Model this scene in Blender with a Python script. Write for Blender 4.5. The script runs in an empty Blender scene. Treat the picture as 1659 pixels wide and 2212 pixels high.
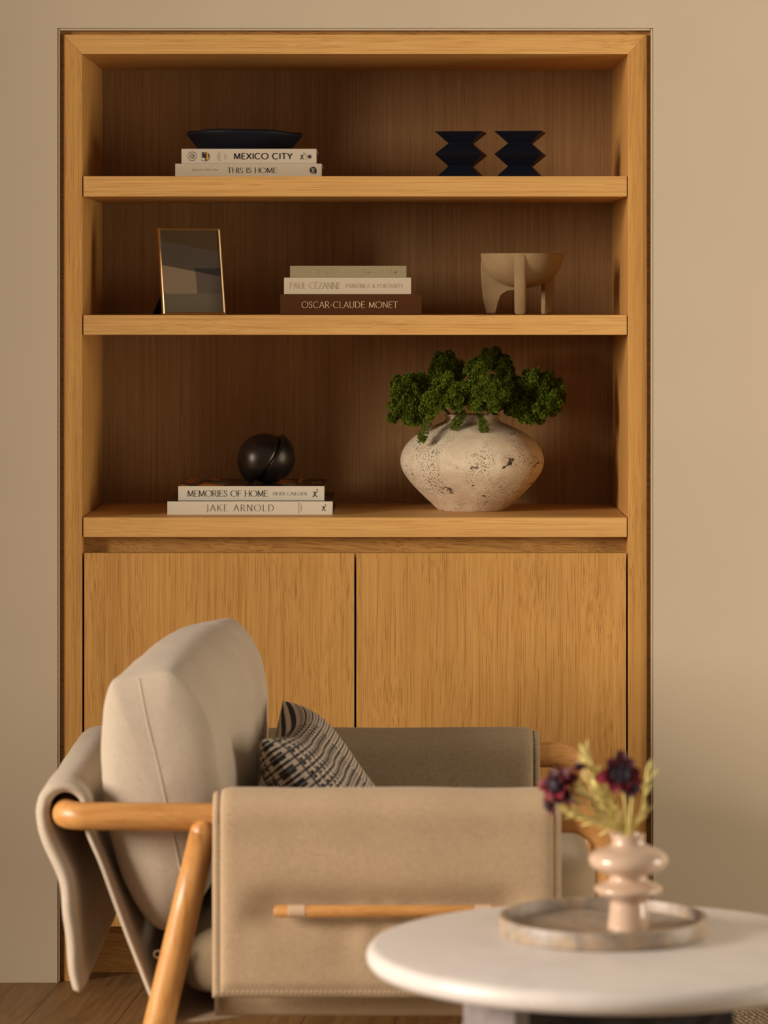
import bpy, bmesh, math, random
from mathutils import Vector, Matrix, noise as mnoise
from mathutils.bvhtree import BVHTree
random.seed(7)
PI = math.pi
sc = bpy.context.scene
COL = sc.collection

# ------------------------------------------------------------------ camera, world, lights, exposure
F = 7400.0          # focal length in picture widths/1659
H = 1.2535          # camera height
VX, VY = 840.0, 645.0
D0 = 6.29           # distance of the cabinet front
cd = bpy.data.cameras.new('camera'); cam = bpy.data.objects.new('camera', cd); COL.objects.link(cam)
cam.location = (0, 0, H); cam.rotation_euler = (PI/2, 0, 0)
cd.sensor_fit = 'HORIZONTAL'; cd.sensor_width = 36.0; cd.lens = F*36/1659
cd.shift_x = -(VX-829.5)/1659; cd.shift_y = -(1106-VY)/1659
cd.clip_end = 60
cd.dof.use_dof = True; cd.dof.focus_distance = 6.3; cd.dof.aperture_fstop = 5.2
sc.camera = cam

w = bpy.data.worlds.new('world'); sc.world = w; w.use_nodes = True
w.node_tree.nodes['Background'].inputs[0].default_value = (1.0, 0.84, 0.66, 1)
w.node_tree.nodes['Background'].inputs[1].default_value = 0.20

def area(name, loc, target, sx, sy, power, color):
    l = bpy.data.lights.new(name, 'AREA'); l.shape = 'RECTANGLE'; l.size = sx; l.size_y = sy
    l.energy = power; l.color = color
    o = bpy.data.objects.new(name, l); COL.objects.link(o); o.location = loc
    o.rotation_euler = (Vector(target)-Vector(loc)).to_track_quat('-Z', 'Y').to_euler()
    return o
area('window_daylight', (-6.4, 2.6, 2.45), (0.1, 5.9, 1.0), 3.0, 2.2, 890, (1.0, 0.885, 0.77))
area('garden_door_daylight', (3.3, 4.7, 1.05), (0.2, 6.1, 0.7), 1.4, 1.8, 70, (1.0, 0.88, 0.72))
sc.view_settings.view_transform = 'Standard'; sc.view_settings.look = 'None'
sc.view_settings.gamma = 1.0; sc.view_settings.use_curve_mapping = False
sc.view_settings.exposure = -0.03

def P(x, y, D):     # picture point at a real distance -> world
    return Vector(((x-VX)*D/F, D, H-(y-VY)*D/F))

# ------------------------------------------------------------------ materials
def new_mat(name):
    m = bpy.data.materials.new(name); m.use_nodes = True
    return m, m.node_tree, m.node_tree.nodes['Principled BSDF']
def N(nt, t, **kw):
    n = nt.nodes.new(t)
    for k, v in kw.items(): setattr(n, k, v)
    return n
def L(nt, a, b): nt.links.new(a, b)
def ramp(nt, fac, stops, interp='LINEAR'):
    r = N(nt, 'ShaderNodeValToRGB'); r.color_ramp.interpolation = interp
    e = r.color_ramp.elements
    while len(e) < len(stops): e.new(0.5)
    for i, (p, c) in enumerate(stops):
        e[i].position = p; e[i].color = (c[0], c[1], c[2], 1) if not isinstance(c, (int, float)) else (c, c, c, 1)
    L(nt, fac, r.inputs[0]); return r.outputs[0]
def tex_noise(nt, vec, scale=1, detail=3, rough=.55, dist=0):
    n = N(nt, 'ShaderNodeTexNoise'); n.inputs['Scale'].default_value = scale; n.inputs['Detail'].default_value = detail
    n.inputs['Roughness'].default_value = rough; n.inputs['Distortion'].default_value = dist
    if vec is not None: L(nt, vec, n.inputs['Vector'])
    return n.outputs['Fac']
def mapping(nt, vec, scale=(1, 1, 1), rot=(0, 0, 0), loc=(0, 0, 0)):
    n = N(nt, 'ShaderNodeMapping'); n.inputs['Scale'].default_value = scale; n.inputs['Rotation'].default_value = rot
    n.inputs['Location'].default_value = loc; L(nt, vec, n.inputs['Vector']); return n.outputs[0]
def mixc(nt, fac, a, b, mode='MIX'):
    n = N(nt, 'ShaderNodeMix', data_type='RGBA', blend_type=mode)
    for sock, v in ((n.inputs[0], fac), (n.inputs[6], a), (n.inputs[7], b)):
        if isinstance(v, (int, float)): sock.default_value = v
        elif isinstance(v, tuple): sock.default_value = (*v[:3], 1)
        else: L(nt, v, sock)
    return n.outputs[2]
def math_(nt, op, a, b=0.0, c=None):
    n = N(nt, 'ShaderNodeMath', operation=op)
    for i, v in enumerate((a, b) if c is None else (a, b, c)):
        if isinstance(v, (int, float)): n.inputs[i].default_value = v
        else: L(nt, v, n.inputs[i])
    return n.outputs[0]
def bump(nt, height, strength, dist=.002):
    b = N(nt, 'ShaderNodeBump'); b.inputs['Strength'].default_value = strength; b.inputs['Distance'].default_value = dist
    L(nt, height, b.inputs['Height']); return b.outputs[0]
def coords(nt, kind='Object'):
    return N(nt, 'ShaderNodeTexCoord').outputs[kind]
def plain(name, col, rough=.5, metal=0, spec=.5, coat=0, var=.0, vscale=30, bmp=0, bscale=200):
    m, nt, b = new_mat(name)
    b.inputs['Base Color'].default_value = (*col, 1); b.inputs['Roughness'].default_value = rough
    b.inputs['Metallic'].default_value = metal; b.inputs['Specular IOR Level'].default_value = spec
    b.inputs['Coat Weight'].default_value = coat
    v = coords(nt)
    f = tex_noise(nt, v, vscale, 4)
    lo = tuple(c*(1-var) for c in col); hi = tuple(min(1, c*(1+var)) for c in col)
    L(nt, ramp(nt, f, [(.3, lo), (.7, hi)]), b.inputs['Base Color'])
    if bmp: L(nt, bump(nt, tex_noise(nt, v, bscale, 4), bmp), b.inputs['Normal'])
    return m
def wood(name, light, mid, dark, axis='z', across=110, along=2.0, pore=.45, rough=.5, warp=.35, rot=(0, 0, 0), spec=.35):
    m, nt, b = new_mat(name)
    v = mapping(nt, coords(nt), rot=rot)
    s = {'z': (across, across, along), 'x': (along, across, across), 'y': (across, along, across)}[axis]
    q = mapping(nt, v, tuple(k for k in s))
    lowscale = tuple(k*.05 if k == across else k*1.2 for k in s)
    low = tex_noise(nt, mapping(nt, v, lowscale), 1, 2)
    wv = N(nt, 'ShaderNodeVectorMath', operation='ADD'); L(nt, q, wv.inputs[0])
    sh = math_(nt, 'MULTIPLY', low, across*warp*.12)
    L(nt, sh, wv.inputs[1])
    g = tex_noise(nt, wv.outputs[0], 1, 4, .65)
    base = ramp(nt, g, [(.28, dark), (.46, mid), (.70, light)])
    ps = tuple(k*5.5 if k == across else k*11 for k in s)
    pq = N(nt, 'ShaderNodeVectorMath', operation='ADD'); L(nt, mapping(nt, v, ps), pq.inputs[0]); L(nt, math_(nt, 'MULTIPLY', sh, 5.5), pq.inputs[1])
    pn = tex_noise(nt, pq.outputs[0], 1, 2, .5)
    pm = ramp(nt, pn, [(.36, (1-pore*.62, 1-pore*.85, 1-pore)), (.47, (1, 1, 1))])
    col = mixc(nt, 1.0, base, pm, 'MULTIPLY')
    patch = ramp(nt, low, [(.25, .90), (.75, 1.06)])
    col = mixc(nt, 1.0, col, patch, 'MULTIPLY')
    L(nt, col, b.inputs['Base Color']); b.inputs['Roughness'].default_value = rough
    b.inputs['Specular IOR Level'].default_value = spec
    L(nt, bump(nt, pn, .12, .0006), b.inputs['Normal'])
    return m
def fabric(name, col, dark, scale=900, rough=.92, bmp=.35, slub=.5):
    m, nt, b = new_mat(name)
    v = coords(nt)
    nx = tex_noise(nt, mapping(nt, v, (scale*.12, scale, scale)), 1, 2)
    nz = tex_noise(nt, mapping(nt, v, (scale, scale, scale*.12)), 1, 2)
    t = math_(nt, 'ADD', math_(nt, 'MULTIPLY', nx, slub), math_(nt, 'MULTIPLY', nz, 1-slub))
    big = tex_noise(nt, v, 9, 2)
    c = ramp(nt, t, [(.33, dark), (.58, col)])
    c = mixc(nt, 1.0, c, ramp(nt, big, [(.3, .94), (.7, 1.03)]), 'MULTIPLY')
    L(nt, c, b.inputs['Base Color']); b.inputs['Roughness'].default_value = rough
    b.inputs['Specular IOR Level'].default_value = .15; b.inputs['Sheen Weight'].default_value = .12
    L(nt, bump(nt, t, bmp, .0012), b.inputs['Normal'])
    return m

OL, OM, OD = (.64, .345, .098), (.575, .295, .076), (.48, .23, .056)
M = {}
M['oak_v'] = wood('oak vertical grain', OL, OM, OD, 'z', 190, .8, .36, warp=.25)
M['oak_h'] = wood('oak horizontal grain', (.74, .43, .145), (.68, .375, .115), (.57, .295, .083), 'x', 200, .7, .34, warp=.25)
M['oak_door'] = wood('oak door veneer', OL, OM, OD, 'z', 150, .9, .45, warp=.3)
M['oak_back_shaded'] = wood('shaded oak back veneer', (.43, .250, .100), (.365, .203, .076), (.285, .150, .052), 'z', 260, .7, .35, .55, .2)  # finer grain; niche shade put into the colour, darker and duller
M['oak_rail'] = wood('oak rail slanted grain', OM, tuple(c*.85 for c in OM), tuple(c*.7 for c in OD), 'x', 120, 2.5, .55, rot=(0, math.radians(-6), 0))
M['chair_wood'] = wood('oiled oak', (.66, .33, .105), (.57, .265, .075), (.45, .19, .045), 'x', 60, 3, .25, .38, spec=.5)
M['leg_wood'] = wood('oiled oak leg', (.66, .33, .105), (.57, .265, .075), (.45, .19, .045), 'z', 60, 3, .25, .38, spec=.5)
M['wall'] = plain('warm plaster paint', (.56, .462, .33), .9, spec=.2, var=.02, vscale=4, bmp=.04, bscale=60)
M['linen'] = fabric('beige linen', (.53, .435, .335), (.43, .35, .26))
M['linen_panel'] = fabric('beige linen panel', (.50, .355, .22), (.395, .27, .16), 800)
M['linen_shaded'] = fabric('shaded linen', (.34, .25, .15), (.25, .18, .10), 800)  # darker copy of the chair linen, shade of far panel and seat painted in
M['thread'] = plain('pale thread', (.66, .54, .38), .9)
M['black_ceramic'] = plain('matte black ceramic', (.005, .006, .010), .6, spec=.2, var=.2, bmp=.1, bscale=60)
M['black_metal'] = plain('black lacquer', (.005, .006, .012), .45, spec=.3)
M['bronze'] = plain('dark patinated bronze', (.035, .026, .020), .34, .75, var=.5, vscale=25, bmp=.12, bscale=45)
M['brass'] = plain('brass', (.70, .48, .24), .42, 1.0)
M['leather'] = plain('pale tan leather', (.60, .42, .28), .5)
M['nickel'] = plain('nickel', (.80, .70, .58), .25, 1.0)
M['clay'] = plain('matte tan stoneware', (.335, .225, .108), .75, spec=.25, var=.10, vscale=28, bmp=.1, bscale=500)
M['pages'] = plain('book pages', (.62, .54, .40), .9, var=.08, vscale=400)
M['ink'] = plain('black ink', (.018, .014, .012), .6)
M['ink_soft'] = plain('grey brown ink', (.10, .075, .05), .7)
M['gold_ink'] = plain('cream foil', (.80, .60, .36), .5)
M['paper'] = plain('off white book cloth', (.58, .49, .37), .6, var=.02)
M['paper_grey'] = plain('oatmeal book cloth', (.53, .44, .315), .8, var=.06, vscale=300)
M['paper_white'] = plain('white book jacket', (.72, .635, .49), .5)
M['olive_cloth'] = plain('khaki book cloth', (.315, .255, .14), .85, var=.08, vscale=500)
M['cream_cloth'] = plain('cream book cloth', (.58, .49, .345), .8, var=.03, vscale=400)
M['rust_cloth'] = plain('rust brown book cloth', (.085, .029, .009), .85, spec=.12, var=.06, vscale=500)
M['emboss_gold'] = plain('pale gold emboss', (.52, .42, .25), .6)
M['emboss_cream'] = plain('blind emboss', (.44, .345, .215), .8)
M['mustard'] = plain('mustard ink', (.55, .30, .03), .6)
M['dark_cover'] = plain('dark brown printed cover', (.03, .018, .012), .3, var=.5, vscale=30)

def photo_cover():
    m, nt, b = new_mat('printed photo cover')
    v = coords(nt)
    vo = N(nt, 'ShaderNodeTexVoronoi', feature='F1', distance='CHEBYCHEV'); vo.inputs['Scale'].default_value = 1
    L(nt, mapping(nt, v, (40, 7, 1), (0, 0, .5)), vo.inputs['Vector'])
    c = ramp(nt, N(nt, 'ShaderNodeSeparateColor').outputs[0], [(0, 0), (1, 1)])
    sep = nt.nodes[-2] if False else None
    s = N(nt, 'ShaderNodeSeparateColor'); L(nt, vo.outputs['Color'], s.inputs[0])
    col = ramp(nt, s.outputs[0], [(0, (.012, .009, .009)), (.38, (.06, .025, .012)), (.5, (.75, .25, .03)), (.66, (.02, .014, .012)), (.8, (.16, .14, .10)), (.9, (.65, .22, .03))], 'CONSTANT')
    L(nt, col, b.inputs['Base Color']); b.inputs['Roughness'].default_value = .25
    return m
M['photo_cover'] = photo_cover()

def travertine():
    m, nt, b = new_mat('pitted travertine')
    v = coords(nt)
    n1 = tex_noise(nt, v, 16, 6, .7, .6)
    n2 = tex_noise(nt, v, 400, 4, .6, .3)
    n3 = tex_noise(nt, mapping(nt, v, (26, 26, 46), (0, .35, 0)), 1, 5, .66, .8)
    base = ramp(nt, n1, [(.3, (.66, .52, .345)), (.6, (.84, .71, .52))])
    speck = ramp(nt, n2, [(.395, 0.0), (.445, 1.0)])
    gate = ramp(nt, tex_noise(nt, v, 17, 3), [(.44, 1.0), (.66, 0.0)])
    sp = math_(nt, 'MAXIMUM', speck, gate)
    pits = ramp(nt, n3, [(.338, 0.0), (.366, 1.0)])
    col = mixc(nt, sp, (.17, .10, .042), base)
    col = mixc(nt, pits, (.075, .045, .022), col)
    L(nt, col, b.inputs['Base Color']); b.inputs['Roughness'].default_value = .85; b.inputs['Specular IOR Level'].default_value = .2
    hgt = math_(nt, 'ADD', math_(nt, 'ADD', math_(nt, 'MULTIPLY', pits, .8), math_(nt, 'MULTIPLY', sp, .3)), math_(nt, 'MULTIPLY', n2, .5))
    L(nt, bump(nt, hgt, .8, .003), b.inputs['Normal'])
    return m
M['travertine'] = travertine()
def marble(name, base, vein, sc_=4, amt=.5, rough=.25):
    m, nt, b = new_mat(name); v = coords(nt)
    n = tex_noise(nt, v, sc_, 8, .6, 1.8)
    L(nt, ramp(nt, n, [(.40, base), (.49, tuple(bb*(1-amt)+vv*amt for bb, vv in zip(base, vein))), (.56, base)]), b.inputs['Base Color'])
    b.inputs['Roughness'].default_value = rough; return m
M['marble'] = marble('honed white marble', (.76, .70, .655), (.66, .595, .545), 3.5, .5, .38)
M['dark_stone'] = marble('dark navy marble', (.010, .010, .015), (.07, .06, .06), 5, .6, .3)
M['grey_stone'] = marble('pale grey stone', (.27, .235, .235), (.19, .165, .17), 7, .6, .4)
def tray_stone():
    m, nt, b = new_mat('brown grey tray marble'); v = coords(nt)
    n = tex_noise(nt, v, 22, 6, .65, 1.2); n2 = tex_noise(nt, v, 60, 4)
    c = ramp(nt, n, [(.3, (.16, .115, .08)), (.5, (.34, .265, .205)), (.62, (.42, .27, .13)), (.75, (.46, .38, .31))])
    L(nt, mixc(nt, .35, c, ramp(nt, n2, [(.3, (.15, .11, .08)), (.7, (.5, .42, .34))])), b.inputs['Base Color'])
    b.inputs['Roughness'].default_value = .45; return m
M['tray'] = tray_stone()
M['pink_glaze'] = plain('glossy blush glaze', (.63, .445, .32), .16, spec=.6, coat=.4, var=.04, vscale=12)
M['leaf'] = plain('bushy green leaf', (.125, .175, .010), .75, spec=.2, var=.45, vscale=60)
M['stem_green'] = plain('green stem', (.05, .09, .015), .6)
M['straw'] = plain('pale yellow green stem', (.80, .68, .25), .7, var=.15, vscale=60)
M['burgundy'] = plain('burgundy petal', (.075, .004, .012), .6, var=.5, vscale=60)
M['crimson'] = plain('crimson petal', (.21, .008, .022), .6, var=.4, vscale=50)
M['plum'] = plain('blackish plum petal', (.018, .006, .016), .6, var=.3)
def floor_mat():
    m, nt, b = new_mat('dark oak plank floor')
    v = mapping(nt, coords(nt), rot=(0, 0, math.radians(5)))
    sx = N(nt, 'ShaderNodeSeparateXYZ'); L(nt, v, sx.inputs[0])
    cell = math_(nt, 'DIVIDE', math_(nt, 'ADD', sx.outputs[0], .028), .16)
    fl = math_(nt, 'FLOOR', cell); fr = math_(nt, 'FRACT', cell)
    cv = N(nt, 'ShaderNodeCombineXYZ'); L(nt, math_(nt, 'MULTIPLY', fl, 3.7), cv.inputs[0]); L(nt, math_(nt, 'MULTIPLY', fl, 1.3), cv.inputs[1])
    ad = N(nt, 'ShaderNodeVectorMath', operation='ADD'); L(nt, v, ad.inputs[0]); L(nt, cv.outputs[0], ad.inputs[1])
    g = tex_noise(nt, mapping(nt, ad.outputs[0], (60, 4, 60)), 1, 4, .6, 1.0)
    c = ramp(nt, g, [(.3, (.15, .078, .026)), (.7, (.30, .17, .068))])
    gap = math_(nt, 'LESS_THAN', fr, .012)
    L(nt, mixc(nt, gap, c, (.05, .025, .01)), b.inputs['Base Color']); b.inputs['Roughness'].default_value = .5
    return m
M['floor'] = floor_mat()
def rug_mat():
    m, nt, b = new_mat('woven beige rug'); v = coords(nt)
    w1 = N(nt, 'ShaderNodeTexWave', wave_type='BANDS', bands_direction='X'); w1.inputs['Scale'].default_value = 30; w1.inputs['Distortion'].default_value = 5; w1.inputs['Detail Scale'].default_value = 3
    w2 = N(nt, 'ShaderNodeTexWave', wave_type='BANDS', bands_direction='Y'); w2.inputs['Scale'].default_value = 30; w2.inputs['Distortion'].default_value = 5; w2.inputs['Detail Scale'].default_value = 3
    rv = mapping(nt, v, rot=(0, 0, math.radians(-13.7))); L(nt, rv, w1.inputs[0]); L(nt, rv, w2.inputs[0])
    t = math_(nt, 'MULTIPLY', w1.outputs['Fac'], w2.outputs['Fac'])
    L(nt, ramp(nt, t, [(.05, (.20, .145, .085)), (.4, (.55, .45, .31))]), b.inputs['Base Color']); b.inputs['Roughness'].default_value = .95
    L(nt, bump(nt, t, .8, .004), b.inputs['Normal']); return m
M['rug'] = rug_mat()
def pillow_mat():
    m, nt, b = new_mat('black and cream woven check')
    uv = coords(nt, 'UV')
    s = N(nt, 'ShaderNodeSeparateXYZ'); L(nt, uv, s.inputs[0]); u, v = s.outputs[0], s.outputs[1]
    def sq(x, n, ph, thr):
        return math_(nt, 'GREATER_THAN', math_(nt, 'SINE', math_(nt, 'MULTIPLY_ADD', x, 2*PI*n, ph)), thr)
    lines = sq(v, 30, 0, .72)                       # thin dark rows
    dash = math_(nt, 'MULTIPLY', sq(v, 30, PI, .35), sq(u, 90, 0, .1))   # small dashes between rows
    chk = math_(nt, 'MULTIPLY', sq(u, 26, .4, .2), sq(v, 44, .4, -.2))  # bold checks
    bars = sq(u, 26, 2.6, .84)
    nearside = math_(nt, 'GREATER_THAN', math_(nt, 'ADD', math_(nt, 'MULTIPLY', u, 1.0), math_(nt, 'MULTIPLY', v, .25)), .62)
    a = math_(nt, 'MAXIMUM', lines, dash); c = math_(nt, 'MAXIMUM', math_(nt, 'MAXIMUM', chk, bars), lines)
    k = math_(nt, 'ADD', math_(nt, 'MULTIPLY', a, nearside), math_(nt, 'MULTIPLY', c, math_(nt, 'SUBTRACT', 1.0, nearside)))
    fz = tex_noise(nt, uv, 160, 2)
    cream = ramp(nt, fz, [(.3, (.44, .35, .26)), (.7, (.66, .55, .43))])
    L(nt, mixc(nt, k, cream, (.012, .012, .018)), b.inputs['Base Color']); b.inputs['Roughness'].default_value = .95
    L(nt, bump(nt, math_(nt, 'SUBTRACT', fz, k), .5, .002), b.inputs['Normal']); return m
M['pillow'] = pillow_mat()
def glass_mat():
    m = bpy.data.materials.new('picture glass'); m.use_nodes = True; nt = m.node_tree; nt.nodes.clear()
    o = N(nt, 'ShaderNodeOutputMaterial'); mx = N(nt, 'ShaderNodeMixShader'); t = N(nt, 'ShaderNodeBsdfTransparent'); g = N(nt, 'ShaderNodeBsdfGlossy')
    g.inputs['Roughness'].default_value = .03; fr = N(nt, 'ShaderNodeFresnel'); fr.inputs[0].default_value = 1.5
    L(nt, fr.outputs[0], mx.inputs[0]); L(nt, t.outputs[0], mx.inputs[1]); L(nt, g.outputs[0], mx.inputs[2]); L(nt, mx.outputs[0], o.inputs[0])
    return m
M['glass'] = glass_mat()

# ------------------------------------------------------------------ mesh helpers
class G:
    def __init__(s): s.v = []; s.f = []; s.uv = None; s.mi = []
    def add(s, vs, fs, mi=0):
        o = len(s.v); s.v += [Vector(q) for q in vs]; s.f += [tuple(i+o for i in f) for f in fs]; s.mi += [mi]*len(fs); return s
    def box(s, x0, x1, y0, y1, z0, z1, mi=0):
        return s.add([(x0, y0, z0), (x1, y0, z0), (x1, y1, z0), (x0, y1, z0), (x0, y0, z1), (x1, y0, z1), (x1, y1, z1), (x0, y1, z1)],
                     [(0, 3, 2, 1), (4, 5, 6, 7), (0, 1, 5, 4), (1, 2, 6, 5), (2, 3, 7, 6), (3, 0, 4, 7)], mi)
    def prism(s, pts, d):          # polygon pushed along vector d
        n = len(pts); d = Vector(d); a = [Vector(q) for q in pts]
        return s.add(a+[q+d for q in a], [tuple(range(n))[::-1], tuple(range(n, 2*n))]+[(i, (i+1) % n, n+(i+1) % n, n+i) for i in range(n)])
    def loft(s, rings, cap=True, closed=True):
        n = len(rings[0]); vs = [q for r in rings for q in r]; fs = []
        for k in range(len(rings)-1):
            for i in range(n if closed else n-1):
                j = (i+1) % n; fs.append((k*n+i, k*n+j, (k+1)*n+j, (k+1)*n+i))
        if cap: fs += [tuple(range(n))[::-1], tuple(range((len(rings)-1)*n, len(rings)*n))]
        return s.add(vs, fs)
    def tube(s, pts, rad, n=14, cap=True, round_ends=False):
        pts = [Vector(p) for p in pts]; rads = list(rad) if isinstance(rad, (list, tuple)) else [rad]*len(pts)
        if round_ends:
            t0 = (pts[0]-pts[1]).normalized(); t1 = (pts[-1]-pts[-2]).normalized(); r0, r1 = rads[0], rads[-1]
            a = [(pts[0]+t0*r0*math.sin(q), r0*math.cos(q)) for q in (1.5, 1.2, .8, .4)]
            b = [(pts[-1]+t1*r1*math.sin(q), r1*math.cos(q)) for q in (.4, .8, 1.2, 1.5)]
            pts = [q[0] for q in a]+pts+[q[0] for q in b]; rads = [q[1] for q in a]+rads+[q[1] for q in b]
        rings = []; up = None
        for i, p in enumerate(pts):
            t = (pts[min(i+1, len(pts)-1)]-pts[max(i-1, 0)]).normalized()
            if up is None:
                up = Vector((0, 0, 1)) if abs(t.z) < .9 else Vector((0, 1, 0))
            a = (up-t*up.dot(t)).normalized(); up = a; c = t.cross(a)
            rings.append([p+a*rads[i]*math.cos(2*PI*k/n)+c*rads[i]*math.sin(2*PI*k/n) for k in range(n)])
        return s.loft(rings, cap)
    def lathe(s, prof, c, n=48, wob=None):     # prof: (r, z) list from bottom to top
        rings = []
        for r, z in prof:
            rings.append([Vector((c[0]+r*math.cos(2*PI*k/n)*(1 if not wob else wob(k/n, r, z)), c[1]+r*math.sin(2*PI*k/n)*(1 if not wob else wob(k/n, r, z)), c[2]+z)) for k in range(n)])
        return s.loft(rings, True)
    def ball(s, c, r, n=10, sq=(1, 1, 1)):
        rings = []
        for i in range(1, n):
            a = PI*i/n-PI/2
            rings.append([Vector((c[0]+r*sq[0]*math.cos(a)*math.cos(2*PI*k/(2*n)), c[1]+r*sq[1]*math.cos(a)*math.sin(2*PI*k/(2*n)), c[2]+r*sq[2]*math.sin(a))) for k in range(2*n)])
        return s.loft(rings, True)

def link(name, g, mats, origin=(0, 0, 0), parent=None, smooth=False, bev=0, sub=0, angle=None):
    o_ = Vector(origin)
    me = bpy.data.meshes.new(name); me.from_pydata([tuple(q-o_) for q in g.v], [], g.f)
    if not isinstance(mats, (list, tuple)): mats = [mats]
    for m in mats: me.materials.append(m)
    if len(mats) > 1: me.polygons.foreach_set('material_index', g.mi)
    bm = bmesh.new(); bm.from_mesh(me); bmesh.ops.recalc_face_normals(bm, faces=bm.faces[:]) if g.uv is None else None
    bm.to_mesh(me); bm.free()
    if g.uv is not None:
        ul = me.uv_layers.new(name='UVMap')
        for lp in me.loops: ul.data[lp.index].uv = g.uv[lp.vertex_index]
    if smooth or angle is not None:
        me.polygons.foreach_set('use_smooth', [True]*len(me.polygons))
        if angle is not None: me.set_sharp_from_angle(angle=math.radians(angle))
    me.update()
    ob = bpy.data.objects.new(name, me); COL.objects.link(ob)
    if parent is not None: ob.parent = parent
    else: ob.location = o_
    if bev:
        b = ob.modifiers.new('edge', 'BEVEL'); b.width = bev; b.segments = 2; b.limit_method = 'ANGLE'; b.angle_limit = math.radians(40)
    if sub:
        ss = ob.modifiers.new('smooth', 'SUBSURF'); ss.levels = sub; ss.render_levels = sub
    return ob
def tag(o, label, cat, group=None):
    o['label'] = label; o['category'] = cat
    if group: o['group'] = group
    return o
class Thing:
    def __init__(s, name, label, cat, loc, group=None):
        s.o = bpy.data.objects.new(name, None); COL.objects.link(s.o); s.o.location = loc; s.o.empty_display_size = .05
        s.loc = Vector(loc); tag(s.o, label, cat, group)
    def part(s, name, g, mat, label=None, **kw):
        p = link(name, g, mat, s.loc, s.o, **kw)
        if label: p['label'] = label
        return p
    def sub(s, par, name, g, mat, **kw):
        return link(name, g, mat, s.loc, par, **kw)
def struct(name, g, mat, **kw):
    o = link(name, g, mat, **kw); o['kind'] = 'structure'; return o
def catmull(pts, n):
    pts = [Vector(p) for p in pts]; out = []
    q = [pts[0]*2-pts[1]]+pts+[pts[-1]*2-pts[-2]]
    m = len(pts)-1
    for i in range(n+1):
        t = i/n*m; k = min(int(t), m-1); f = t-k
        a, b, c, d = q[k], q[k+1], q[k+2], q[k+3]
        out.append(.5*((2*b)+(c-a)*f+(2*a-5*b+4*c-d)*f*f+(3*b-a-3*c+d)*f**3))
    return out
def resample(pts, n, closed=False):
    p = list(pts)+([pts[0]] if closed else [])
    ds = [0]
    for a, b in zip(p, p[1:]): ds.append(ds[-1]+(b-a).length)
    out = []; k = 0; tot = ds[-1]; cnt = n if closed else n-1
    for i in range(n):
        d = tot*i/cnt
        while k < len(ds)-2 and ds[k+1] < d: k += 1
        f = (d-ds[k])/max(1e-9, ds[k+1]-ds[k]); out.append(p[k].lerp(p[k+1], min(1, f)))
    return out
def sstep(a, b, x):
    t = max(0, min(1, (x-a)/(b-a))); return t*t*(3-2*t)

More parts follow.
